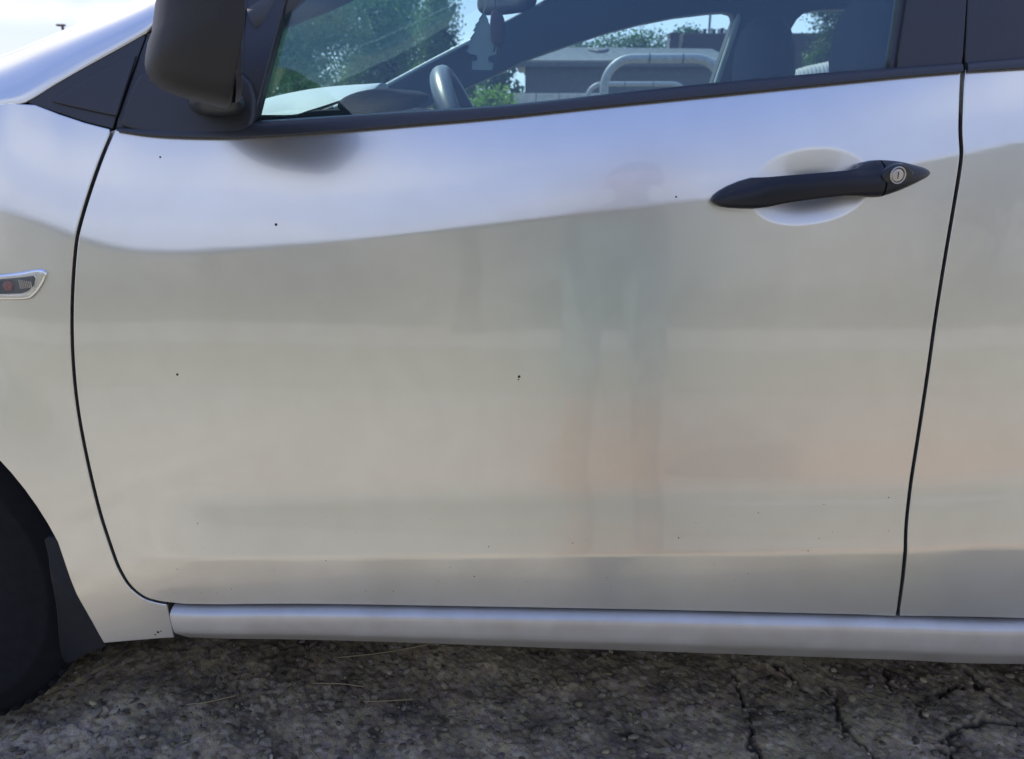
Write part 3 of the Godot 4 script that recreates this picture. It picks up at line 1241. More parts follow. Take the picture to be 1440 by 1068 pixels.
func person() -> void:
	var foot := Vector3(0.24, 0, 1.42)
	var s := thing("person", "person in dark jacket and teal shorts holding up a phone, reflected in the door", "person", foot)
	var P := func(x: float, y: float, z: float) -> Vector3: return Vector3(x, y, z)
	var hip := 0.90
	var bones := []
	for k in [-1.0, 1.0]:
		bones.append([P.call(k * 0.09, hip, 0.02), P.call(k * 0.11, 0.50, -0.02), 0.085, 0.058])
		bones.append([P.call(k * 0.11, 0.50, -0.02), P.call(k * 0.12, 0.10, 0.03), 0.056, 0.040])
		bones.append([P.call(k * 0.12, 0.05, 0.05), P.call(k * 0.135, 0.04, -0.12), 0.045, 0.036])
		bones.append([P.call(k * 0.17, 1.38, 0.03), P.call(k * 0.22, 1.12, -0.03), 0.052, 0.042])
		bones.append([P.call(k * 0.22, 1.12, -0.03), P.call(-0.24 + k * 0.06, 1.02, -0.36), 0.040, 0.028])
	bones.append([P.call(0, hip, 0.02), P.call(0, 1.08, 0.01), 0.125, 0.118])
	bones.append([P.call(-0.05, 1.12, 0.01), P.call(-0.08, 1.34, 0.02), 0.115, 0.10])
	bones.append([P.call(0.05, 1.12, 0.01), P.call(0.08, 1.34, 0.02), 0.115, 0.10])
	bones.append([P.call(0, 1.38, 0.03), P.call(0, 1.50, -0.01), 0.07, 0.052])
	var body := skin_of(bones, 0.017, 0.05)
	for i in body.v.size():
		var y := body.v[i].y
		body.c[i] = Color(0.035, 0.03, 0.028) if y < 0.09 else (Color(0.40, 0.27, 0.19) if y < 0.42 else Color(0.22, 0.38, 0.40)) if y < 0.93 else Color(0.14, 0.13, 0.14) if y < 1.12 and body.v[i].z > -0.13 else Color(0.13, 0.13, 0.14)
		if y > 1.47:
			body.c[i] = Color(0.45, 0.27, 0.20)
	obj("body", body, M.person_mix, s)
	# head, bent down to the phone
	var h := Vector3(0, 1.60, -0.05)
	var hb := [[h + P.call(0, 0.05, 0.03), h + P.call(0, 0.03, -0.01), 0.088, 0.084], [h + P.call(0, -0.02, -0.03), h + P.call(0, -0.085, -0.055), 0.066, 0.040], [h + P.call(0, 0.01, -0.095), h + P.call(0, -0.03, -0.118), 0.012, 0.016],
		[h + P.call(-0.022, -0.068, -0.092), h + P.call(0.022, -0.068, -0.092), 0.010, 0.010], [h + P.call(0, -0.1, 0.02), h + P.call(0, 0.0, 0.01), 0.055, 0.06]]
	for k in [-1.0, 1.0]:
		hb.append([h + P.call(k * 0.082, 0.02, 0.01), h + P.call(k * 0.084, -0.03, 0.005), 0.016, 0.012])
		hb.append([h + P.call(k * 0.032, 0.035, -0.075), h + P.call(k * 0.05, 0.032, -0.065), 0.014, 0.012])
	obj("head", skin_of(hb, 0.008, 0.018), M.skin, s)
	obj("hair", skin_of([[h + P.call(0, 0.07, 0.035), h + P.call(0, 0.075, -0.02), 0.093, 0.082], [h + P.call(0, 0.0, 0.06), h + P.call(0, -0.05, 0.055), 0.07, 0.05]], 0.012, 0.02), M.jacket, s)
	for k in [-1.0, 1.0]:
		var mb := MB.new()
		mb.lathe(PackedVector2Array([Vector2(0.001, -0.012), Vector2(0.010, -0.006), Vector2(0.012, 0.0), Vector2(0.009, 0.007), Vector2(0.001, 0.011)]), h + P.call(k * 0.034, 0.018, -0.080), Vector3.FORWARD, 12)
		obj("eye", mb, M.dirt, s)
		# a hand: palm, four fingers curled behind the phone, a thumb from the side of the palm
		var w: Vector3 = P.call(-0.24 + k * 0.06, 1.02, -0.36)
		var palm: Vector3 = w + P.call(k * 0.018, 0.0, -0.045)
		var fb := [[w, palm, 0.024, 0.026], [palm, palm + P.call(k * 0.008, 0.0, -0.022), 0.024, 0.02]]
		for j in 4:
			var r0: Vector3 = palm + P.call(k * 0.016, -0.026 + 0.0175 * j, -0.03)
			var len: float = [0.026, 0.032, 0.034, 0.030][j]
			var r1: Vector3 = r0 + P.call(-k * 0.008, 0.0, -len)
			var r2: Vector3 = r1 + P.call(-k * len * 0.8, 0.001, -0.004)
			fb.append([r0, r1, 0.0088, 0.0082])
			fb.append([r1, r2, 0.0082, 0.007])
		var t0: Vector3 = palm + P.call(-k * 0.002, 0.026, 0.0)
		fb.append([t0, t0 + P.call(-k * 0.012, 0.022, -0.016), 0.0105, 0.0095])
		fb.append([t0 + P.call(-k * 0.012, 0.022, -0.016), t0 + P.call(-k * 0.03, 0.03, -0.026), 0.0095, 0.008])
		obj("hand", skin_of(fb, 0.0042, 0.008), M.skin, s)
	var ph := thing("phone", "dark phone held in front of the person reflected in the door", "phone", foot + P.call(-0.24, 0.99, -0.425))
	var mb := MB.new()
	mb.box(P.call(0, 0.01, 0), Vector3(0.15, 0.072, 0.008), 0.003)
	obj("case", mb, M.gloss_black, ph)


func ground_details() -> void:
	# loose and embedded pebbles: nobody could count them
	var mb := MB.new()
	mb.lathe(PackedVector2Array([Vector2(0.02, -0.5), Vector2(0.75, -0.45), Vector2(1.0, 0.0), Vector2(0.8, 0.5), Vector2(0.35, 0.78), Vector2(0.02, 0.85)]), Vector3.ZERO, Vector3.UP, 9)
	for i in mb.v.size():
		mb.v[i] += Vector3(sin(i * 2.3), sin(i * 1.7) * 0.6, cos(i * 3.1)) * 0.10
	mb.close()
	var mm := MultiMesh.new()
	mm.transform_format = MultiMesh.TRANSFORM_3D
	mm.use_colors = true
	mm.mesh = mb.mesh()
	var count := 5500
	mm.instance_count = count
	for i in count:
		var size := 0.0015 + 0.0058 * pow(rng.randf(), 3.0)
		var b := Basis.from_euler(Vector3(rng.randfn() * 0.3, rng.randf() * TAU, rng.randfn() * 0.3)).scaled_local(Vector3(size * rng.randf_range(0.8, 1.7), size * rng.randf_range(0.45, 0.8), size))
		var x := rng.randf_range(-1.05, 1.05)
		var z := rng.randf_range(-0.68, 0.12)
		mm.set_instance_transform(i, Transform3D(b, Vector3(x, ground_at(x, z).x + size * rng.randf_range(-0.1, 0.4), z)))
		var g := 0.14 + 0.32 * rng.randf() * rng.randf() + (0.3 if rng.randf() > 0.975 else 0.0)
		mm.set_instance_color(i, Color(g, g * rng.randf_range(0.78, 0.90), g * rng.randf_range(0.46, 0.70)))
	var o := MultiMeshInstance3D.new()
	o.name = "gravel"
	o.multimesh = mm
	o.material_override = M.stone
	add_child(o)
	tag(o, "small brown and grey pebbles bedded in the cracked concrete", "gravel", "", "stuff")
	# dry straws
	var straws := [[[475, 925, 540, 918, 610, 905, 650, 898], "long dry straw lying under the sill, left of the middle"], [[440, 961, 478, 962, 512, 966], "short curved dry straw below the sill, above the straight one"],
		[[505, 987, 545, 986, 580, 984], "short straight dry straw on the lit concrete under the front door"], [[262, 991, 290, 988, 330, 979], "thin dry straw near the mud flap"], [[427, 1060, 434, 1054, 446, 1066], "bent dry straw at the bottom edge, left of the middle"],
		[[0, 1040, 20, 1022, 26, 1008], "dark bent twig at the bottom left corner"]]
	for q in straws:
		var p := PackedVector3Array()
		for i in range(0, q[0].size(), 2):
			var r := ray(q[0][i], q[0][i + 1])
			p.append(EYE + r * ((0.005 - EYE.y) / r.y))
		var base := p[0]
		for i in p.size():
			p[i] -= base
		var path := smooth3(p, 5)
		mb = MB.new()
		mb.tube(path, 0.0011, 6)
		var st := obj("dry_straw", mb, M.straw)
		st.position = base
		tag(st, q[1], "straw", "dry straws on the concrete")


# ---------------------------------------------------------------- the car
func shifted(p: PackedVector2Array, gap: float) -> PackedVector2Array:      # a line moved sideways by «gap» (to its right, seen along it)
	var out := PackedVector2Array()
	for i in p.size():
		var d := (p[mini(i + 1, p.size() - 1)] - p[maxi(i - 1, 0)]).normalized()
		out.append(p[i] + Vector2(d.y, -d.x) * gap)
	return out


func trim_to(p: PackedVector2Array, x0: float, x1: float) -> PackedVector2Array:
	var out := PackedVector2Array()
	for q in p:
		if q.x >= x0 and q.x <= x1:
			out.append(q)
	return out


func belt_points(x0: float, x1: float, dy := 0.0) -> PackedVector2Array:
	var out := PackedVector2Array()
	var k := int(absf(x1 - x0) / 0.03) + 1
	for i in k + 1:
		var x := lerpf(x0, x1, float(i) / k)
		out.append(Vector2(x, look(lut_belt, x) + dy))
	return out


func join(list: Array) -> PackedVector2Array:
	var out := PackedVector2Array()
	for l in list:
		for p in l:
			if out.is_empty() or out[out.size() - 1].distance_to(p) > 0.0008:
				out.append(p)
	if out[0].distance_to(out[out.size() - 1]) < 0.0008:
		out.remove_at(out.size() - 1)
	return out


func arc(c: Vector2, r: float, a0: float, a1: float, k: int) -> PackedVector2Array:
	var out := PackedVector2Array()
	for i in k + 1:
		var t := deg_to_rad(lerpf(a0, a1, float(i) / k))
		out.append(c + Vector2(cos(t), sin(t)) * r)
	return out


func ellipse_ring(mid: Vector3, rx: float, rz: float, power := 1.0, k := 20) -> PackedVector3Array:
	var r := PackedVector3Array()
	for j in k:
		var t := TAU * j / k
		r.append(mid + Vector3(signf(cos(t)) * pow(absf(cos(t)), power) * rx, 0, signf(sin(t)) * pow(absf(sin(t)), power) * rz))
	return r


func glass_skin(x: float, y: float) -> float:
	return upper(x, y) - 0.016


func glass_inside(x: float, y: float) -> float:
	return upper(x, y) - 0.020


# a closed pane: outer face, inner face and the rim between them
func two_faced(poly: PackedVector2Array, a: Callable, b: Callable, step: float) -> MB:
	if Geometry2D.is_polygon_clockwise(poly):
		poly = reversed(poly)
	var mb := panel(poly, a, step, step, 0.0)
	var m2 := panel(poly, b, step, step, 0.0, 0.001, true)
	var k := mb.v.size()
	mb.v.append_array(m2.v); mb.n.append_array(m2.n); mb.c.append_array(m2.c); mb.uv.append_array(m2.uv)
	for i in m2.ix:
		mb.ix.append(i + k)
	for i in poly.size():
		var p := poly[i]
		var q := poly[(i + 1) % poly.size()]
		mb.face([Vector3(p.x, p.y, a.call(p.x, p.y)), Vector3(q.x, q.y, a.call(q.x, q.y)), Vector3(q.x, q.y, b.call(q.x, q.y)), Vector3(p.x, p.y, b.call(p.x, p.y))], Vector3(q.y - p.y, p.x - q.x, 0))
	return mb


func car() -> void:
	var c := thing("silver_hatchback", "dusty silver hatchback filling the view, left side with its front door", "car")
	var gap_f := smooth(outline([206, 44, 185, 104, 164, 165, 159, 182, 140, 228, 114, 308, 104.5, 360, 100.5, 430, 101.5, 500, 108, 570, 120.5, 640, 139.5, 720, 159, 780, 171, 808, 184, 827, 202, 841, 220, 847, 234, 849.5], side), 5)
	var gap_r := smooth(outline([1355, 99, 1353, 130, 1351.5, 180, 1353, 215, 1350, 242, 1340.5, 300, 1330, 362, 1317.5, 440, 1304, 535, 1291, 620, 1281, 685, 1275.5, 735, 1274, 775, 1270, 815, 1263, 866], side), 5)
	var door_low := smooth(outline([234, 849.5, 420, 850, 600, 852.5, 800, 856, 1000, 860, 1263, 866, 1440, 870], side), 5)
	var g := 0.0036
	var under := func(x: float) -> float:                 # the lower edge of the doors
		for i in door_low.size() - 1:
			if door_low[i + 1].x > x:
				return door_low[i].lerp(door_low[i + 1], (x - door_low[i].x) / (door_low[i + 1].x - door_low[i].x)).y
		return door_low[door_low.size() - 1].y

	# --- front door
	var door := part("front_door", c)
	var fl := shifted(gap_f, -g)
	var rr := shifted(gap_r, g)
	var cut_f := PackedVector2Array()
	for p in fl:
		if p.y < look(lut_belt, p.x):
			cut_f.append(p)
	var top_l := Vector2(cut_f[0].x, look(lut_belt, cut_f[0].x))
	var door_poly := join([cut_f, shifted(trim_to(door_low, cut_f[cut_f.size() - 1].x + 0.002, rr[rr.size() - 1].x - 0.003), -0.0012), reversed(rr), belt_points(rr[0].x, top_l.x)])
	var skin := panel(door_poly, side, 0.008, 0.0045, 0.02, 0.0016, false, [grip_at.x - 0.1, grip_at.x + 0.1, grip_at.y - 0.06, grip_at.y + 0.06, 0.0022])
	obj("outer_skin", skin, M.paint, door)
	belt_strip(door, [166, 184, 179, 196, 189, 178, 232, 192.5, 175, 300, 194.5, 176, 345, 194, 172, 430, 189, 166, 560, 178, 158, 700, 166, 149, 850, 150, 133.5, 1000, 135, 117.5, 1130, 122, 105.5, 1262, 109, 94, 1351.5, 101.5, 87.5])
	var glass_poly := join([outline([391, 0, 346, 166, 345, 180, 430, 177, 560, 167, 700, 158, 850, 143, 1000, 128, 1130, 115, 1262, 104, 1285, -8], glass_skin), PackedVector2Array([Vector2(0.56, 1.36), Vector2(0.2, 1.36)]), outline([560, -130, 412, -75], glass_skin)])
	obj("window_glass", two_faced(glass_poly, glass_skin, glass_inside, 0.03), M.glass, door)
	# black trim of the pillar behind the window, and the frame rounding it
	obj("pillar_trim", panel(join([outline([1263, 96, 1352, 89.5, 1358.5, -6], upper), PackedVector2Array([Vector2(0.49, 1.36), Vector2(0.46, 1.36)]), outline([1279, -6], upper)]), upper, 0.02, 0.01, 0.02, 0.002), M.textured_black, door)
	var seal := func(x: float, y: float) -> float: return upper(x, y) - 0.006
	obj("window_seal", panel(join([outline([1255, 97, 1263, 96, 1279.5, -6], seal), PackedVector2Array([Vector2(0.463, 1.36), Vector2(0.455, 1.36)]), outline([1271, -6], seal)]), seal, 0.02, 0.01, 0.018, 0.003), M.black_trim, door)
	# division bar and mirror triangle in front of the window
	var bar := func(x: float, y: float) -> float: return upper(x, y) - 0.002
	obj("division_bar", panel(outline([334, 180, 352, 176, 399, -4, 416, -72, 330, -30, 290, 60], bar), bar, 0.02, 0.01, 0.025, 0.003), M.black_trim, door)
	obj("mirror_triangle", panel(join([outline([163.5, 182, 168, 165, 188, 108, 209, 50, 300, -4, 345, -6, 332, 178, 300, 192.5, 230, 190], upper)]), upper, 0.02, 0.01, 0.018, 0.003), M.textured_black, door)
	handle(door)
	for s in [[388, 316, 2.2], [249, 527, 2.0], [730, 530, 2.3], [729, 534, 1.3], [225, 221, 1.6], [951, 277, 1.5], [1250, 700, 1.1]]:
		var q := on(s[0], s[1], side)
		var mb := MB.new()
		var r: float = s[2] * 0.00085
		mb.lathe(PackedVector2Array([Vector2(r, -0.0003), Vector2(r * 0.9, r * 0.3), Vector2(r * 0.4, r * 0.5), Vector2(0.0001, r * 0.55)]), Vector3(q.x, q.y, side(q.x, q.y)), surface_normal(side, q.x, q.y), 7)
		obj("dirt_speck", mb, M.dirt, door)

	# fine road spatter low on the door
	var spatter := MB.new()
	for i in 90:
		var q := Vector2(rng.randf_range(-0.5, 0.5), 0.0)
		q.y = look(lut_low, q.x) + 0.12 * pow(rng.randf(), 2.0) - 0.055
		var r := 0.0004 + 0.0008 * pow(rng.randf(), 4.0)
		spatter.lathe(PackedVector2Array([Vector2(r, -0.0002), Vector2(r * 0.8, r * 0.3), Vector2(0.0001, r * 0.4)]), Vector3(q.x, q.y, side(q.x, q.y)), surface_normal(side, q.x, q.y), 5)
	var so := obj("road_spatter", spatter, M.dirt, door)
	so.set_meta("kind", "stuff")

	# --- front fender
	var a0 := on(0, 637, side)
	var a1 := on(75, 765, side)
	var ar := (a0.distance_to(axle_front) + a1.distance_to(axle_front)) / 2.0
	var fr := shifted(gap_f, g)
	var cut := PackedVector2Array()
	for p in fr:
		if p.y < look(lut_belt, p.x) - 0.002:
			cut.append(p)
	var foot := outline([233, 850.5, 239, 880, 243, 896.5, 200, 899.5, 146, 904], side)
	var start := rad_to_deg((a1 - axle_front).angle())
	var arch := arc(axle_front, ar, start, 186.0, 40)
	var fender_poly := join([belt_points(-1.62, cut[0].x, -0.0022), cut, foot, outline([108, 836], side), arch, PackedVector2Array([Vector2(-1.5, 0.27), Vector2(-1.56, 0.45), Vector2(-1.6, 0.62)])])
	obj("front_fender", panel(fender_poly, side, 0.010, 0.006, 0.022, 0.0016), M.paint, c)
	obj("front_bumper", panel(join([PackedVector2Array([Vector2(-1.504, 0.24), Vector2(-1.504, 0.27), Vector2(-1.564, 0.45), Vector2(-1.604, 0.62), Vector2(-1.626, look(lut_belt, -1.626) - 0.003)]), belt_points(-1.65, -1.85, -0.003), PackedVector2Array([Vector2(-1.85, 0.24)])]), side, 0.03, 0.03, 0.02, 0.003), M.paint, c)
	# side indicator
	var ind := part("side_indicator", c)
	var proud := func(x: float, y: float) -> float: return side(x, y) + 0.004
	var ol := [-46, 391, -20, 391, 10, 389, 35, 385.5, 52, 382.5, 59, 384, 60, 388, 57, 396, 51, 406, 44, 414, 36, 418.5, 10, 419.5, -20, 418, -48, 410, -52, 400]
	obj("lamp_bezel", px_panel(ol, proud, 0.004, 0.004, 0.005, 0.0035, 3), M.chrome, ind)
	var inner := func(x: float, y: float) -> float: return side(x, y) + 0.0068
	obj("lamp_well", px_panel([-38, 397, 0, 394.5, 25, 392, 44, 390, 45, 393, 43, 401, 36, 409, 28, 412, 0, 413, -38, 411], inner, 0.004, 0.003, 0.002, 0.001), M.dark_plastic, ind)
	for k in 7:
		var q := on(28 + k * 2.6, 400, inner)
		var mb := MB.new()
		mb.box(Vector3(q.x, q.y, inner.call(q.x, q.y) + 0.0006), Vector3(0.0012, 0.012 - 0.0007 * k, 0.0014), 0.0003)
		obj("reflector_rib", mb, M.steel, ind)
	var bq := on(12, 402, inner)
	var bm := MB.new()
	bm.lathe(PackedVector2Array([Vector2(0.0062, -0.001), Vector2(0.006, 0.002), Vector2(0.004, 0.0038), Vector2(0.0002, 0.0045)]), Vector3(bq.x, bq.y, inner.call(bq.x, bq.y)), Vector3.BACK, 14)
	obj("bulb", bm, M.amber, ind)
	var lens := func(x: float, y: float) -> float: return side(x, y) + 0.0125
	obj("lamp_lens", px_panel([-42, 395, 0, 392, 25, 390, 47, 387.5, 48, 391, 46, 402, 38, 411, 28, 414.5, 0, 415.5, -40, 413], lens, 0.004, 0.003, 0.006, 0.002), M.lens, ind)

	# --- quarter trim in front of the door line
	var qt := outline([36, 142, 70, 122, 120, 93.5, 170, 65, 203, 47.5, 201, 55, 183, 104, 160, 168, 157, 179.5, 120, 170, 80, 156.5], upper)
	obj("quarter_trim", panel(qt, upper, 0.02, 0.01, 0.015, 0.0015), M.black_trim, c)
	var raised := func(x: float, y: float) -> float: return upper(x, y) + 0.004
	obj("quarter_insert", panel(outline([74, 141.5, 128, 109, 188, 79, 180, 105, 162, 161, 120, 152], raised), raised, 0.02, 0.01, 0.004, 0.002), M.black_trim, c)

	# --- rear door
	var rd := part("rear_door", c)
	var rl := shifted(gap_r, -g)
	var rear_edge := PackedVector2Array([Vector2(1.18, under.call(0.56) + 0.05), Vector2(1.27, 0.55), Vector2(1.40, 0.72), Vector2(1.46, 0.9), Vector2(1.46, look(lut_belt, 1.46))])
	var low_end := door_low[door_low.size() - 1]
	var rear_poly := join([rl, shifted(trim_to(door_low, rl[rl.size() - 1].x + 0.003, 0.9), -0.0012), PackedVector2Array([Vector2(1.05, low_end.y + 0.004), Vector2(1.13, low_end.y + 0.012)]), smooth(rear_edge, 4), belt_points(1.45, rl[0].x + 0.002)])
	obj("outer_skin", panel(rear_poly, side, 0.012, 0.006, 0.02, 0.0016), M.paint, rd)
	belt_strip(rd, [1358.5, 101, 87, 1440, 96, 80, 1600, 86, 70, 1900, 66, 51])
	obj("pillar_trim", panel(join([outline([1359.5, 89, 1440, 82, 1485, 78, 1480, -6], upper), PackedVector2Array([Vector2(0.64, 1.36), Vector2(0.496, 1.36)]), outline([1364, -6], upper)]), upper, 0.02, 0.01, 0.02, 0.002), M.textured_black, rd)
	var rx := on(1480, 60, glass_skin).x
	obj("window_glass", two_faced(join([belt_points(rx, 1.35, 0.005), PackedVector2Array([Vector2(1.22, 1.33), Vector2(0.66, 1.36)])]), glass_skin, glass_inside, 0.04), M.glass, rd)
	# the rear pillar and quarter panel
	var rear_axle := Vector2(axle_front.x + 2.65, 0.312)
	obj("rear_quarter", panel(join([PackedVector2Array([Vector2(1.19, 0.23), Vector2(1.27, 0.23)]), arc(rear_axle, ar, 193, 0, 30), PackedVector2Array([Vector2(2.05, 0.25), Vector2(2.32, 0.3), Vector2(2.34, 0.7), Vector2(2.3, 1.08)]), belt_points(2.28, 1.466, -0.002), PackedVector2Array([Vector2(1.466, 0.9), Vector2(1.405, 0.715), Vector2(1.275, 0.545), Vector2(1.19, under.call(0.56) + 0.05)])]), side, 0.03, 0.03, 0.02, 0.003), M.paint, c)
	obj("rear_pillar", panel(join([belt_points(1.36, 2.25, 0.002), PackedVector2Array([Vector2(2.1, 1.25), Vector2(1.9, 1.36), Vector2(1.23, 1.34)])]), upper, 0.03, 0.03, 0.04, 0.003), M.paint, c)

	# --- sill: a rounded lip under the doors that faces up, a flat side, and its turned-in foot
	var sill_top := outline([243, 852, 420, 852.5, 600, 855, 800, 858.5, 1000, 862.5, 1263, 868.5, 1440, 873], side)
	var sill_low := outline([257, 911, 420, 914, 600, 919.5, 720, 924, 1000, 934, 1263, 943, 1440, 949], side)
	var rings := []
	sill_top.append(Vector2(1.12, sill_top[6].y + 0.012)); sill_low.append(Vector2(1.14, sill_low[6].y + 0.006))
	var st := smooth(sill_top, 5)
	var sl := smooth(sill_low, 5)
	for i in st.size():
		var a := st[i]
		var b := sl[i]
		var zb: float = side(a.x, under.call(minf(a.x, 0.57)) + 0.004)
		var ring := PackedVector3Array()
		for q in [[0.02, -0.035], [0.01, -0.006], [0.022, 0.002], [0.04, 0.0075], [0.07, 0.0112], [0.11, 0.0130], [0.16, 0.0137], [0.25, 0.0138], [0.38, 0.0133], [0.47, 0.0122], [0.53, 0.0105], [0.60, 0.006], [0.72, -0.0025], [0.86, -0.0125], [0.95, -0.019], [1.0, -0.025], [1.0, -0.06], [0.5, -0.075]]:
			var p: Vector2 = a.lerp(b, q[0])
			ring.append(Vector3(p.x, p.y, zb + q[1]))
		rings.append(ring)
	var sm := MB.new()
	sm.loft(rings)
	obj("sill", sm, M.sill_paint, c)
	for s in [[222, 889.5, 2.0], [218, 893, 1.4], [226, 888, 1.2]]:
		var q := on(s[0], s[1], side)
		sm = MB.new()
		var r: float = s[2] * 0.001
		sm.lathe(PackedVector2Array([Vector2(r, -0.0003), Vector2(r * 0.8, r * 0.3), Vector2(0.0001, r * 0.5)]), Vector3(q.x, q.y, side(q.x, q.y)), surface_normal(side, q.x, q.y), 7)
		obj("dirt_speck", sm, M.dirt, c)

	# --- dark structure behind the gaps, floor pan and wheel housing
	var behind := func(x: float, y: float) -> float: return side(x, y) - 0.019
	var be := PackedVector2Array([Vector2(-0.605, 0.34), Vector2(-0.50, 0.285), Vector2(1.15, 0.285), Vector2(1.2, 0.6), Vector2(1.2, 1.0), Vector2(0.3, 0.98)])
	be.append_array(belt_points(0.1, -0.63, -0.03))
	be.append_array(PackedVector2Array([Vector2(-0.63, 0.6)]))
	obj("inner_structure", panel(be, behind, 0.02, 0.02, 0.03, 0.002), M.gap_black, c)
	sm = MB.new()
	sm.box(Vector3(0.35, 0.155, -0.89), Vector3(1.85, 0.03, 1.24), 0.01)
	sm.box(Vector3(-1.2, 0.26, -0.89), Vector3(1.2, 0.03, 1.2), 0.01)
	sm.box(Vector3(1.8, 0.28, -0.89), Vector3(1.0, 0.03, 1.2), 0.01)
	sm.box(Vector3(0.32, 0.240, -0.22), Vector3(1.75, 0.03, 0.31), 0.006)
	obj("floor_pan", sm, M.gap_black, c)
	for ax in [axle_front, rear_axle]:
		rings = []
		for zz in [0.0, -0.03, -0.30, -0.33]:
			var ring := PackedVector3Array()
			for p in arc(ax, ar - 0.004 if zz > -0.31 else 0.05, -14, 194, 30):
				ring.append(Vector3(p.x, p.y, zz + 0.004))
			rings.append(ring)
		sm = MB.new()
		sm.loft(rings, false, false, false)
		obj("wheel_housing", sm, M.gap_black, c)
	# mud flap
	var e := on(147, 905, side)
	var flap := func(x: float, y: float) -> float: return side(x, maxf(y, 0.24)) - 0.004 + 0.5 * minf(0.0, x - e.x + (y - e.y) * 0.5)
	obj("mud_flap", px_panel([64, 761, 72, 758, 84, 766, 97, 787, 112, 822, 124, 852, 136, 884, 147, 905, 139, 911, 122, 918, 106, 927, 96, 932, 88, 929, 84, 908, 82, 878, 78, 840, 71, 800], flap, 0.01, 0.01, 0.012, 0.003, 3), M.mud_black, c)

	wheel(c, axle_front, -0.05)
	wheel(c, rear_axle, -0.012)
	wheel(c, axle_front, -1.57)
	wheel(c, rear_axle, -1.57)
	upper_body(c)
	mirror(c)
	far_body(c)
	cabin(c)


func belt_strip(parent: Node3D, list: Array) -> void:
	var lows := PackedVector2Array()
	var tops := PackedVector2Array()
	for i in range(0, list.size(), 3):
		lows.append(on(list[i], list[i + 1], side))
		tops.append(on(list[i], list[i + 2], upper))
	lows = smooth(lows, 5)
	tops = smooth(tops, 5)
	var rings := []
	for i in lows.size():
		var a := lows[i]
		var b := tops[i]
		var z0 := side(a.x, look(lut_belt, a.x)) + 0.0015
		var z1 := upper(b.x, b.y)
		var ring := PackedVector3Array()
		for q in [[-0.02, -0.014], [-0.04, 0.0], [0.0, 0.003], [0.12, 0.0045], [0.35, 0.005], [0.60, 0.005], [0.80, 0.004], [0.92, 0.0015], [0.99, -0.003], [1.0, -0.02], [0.5, -0.03]]:
			var p: Vector2 = a.lerp(b, q[0])
			ring.append(Vector3(p.x, p.y, lerpf(z0, z1, clampf(q[0], 0, 1)) + q[1]))
		rings.append(ring)
	var mb := MB.new()
	mb.loft(rings)
	obj("belt_strip", mb, M.black_trim, parent)


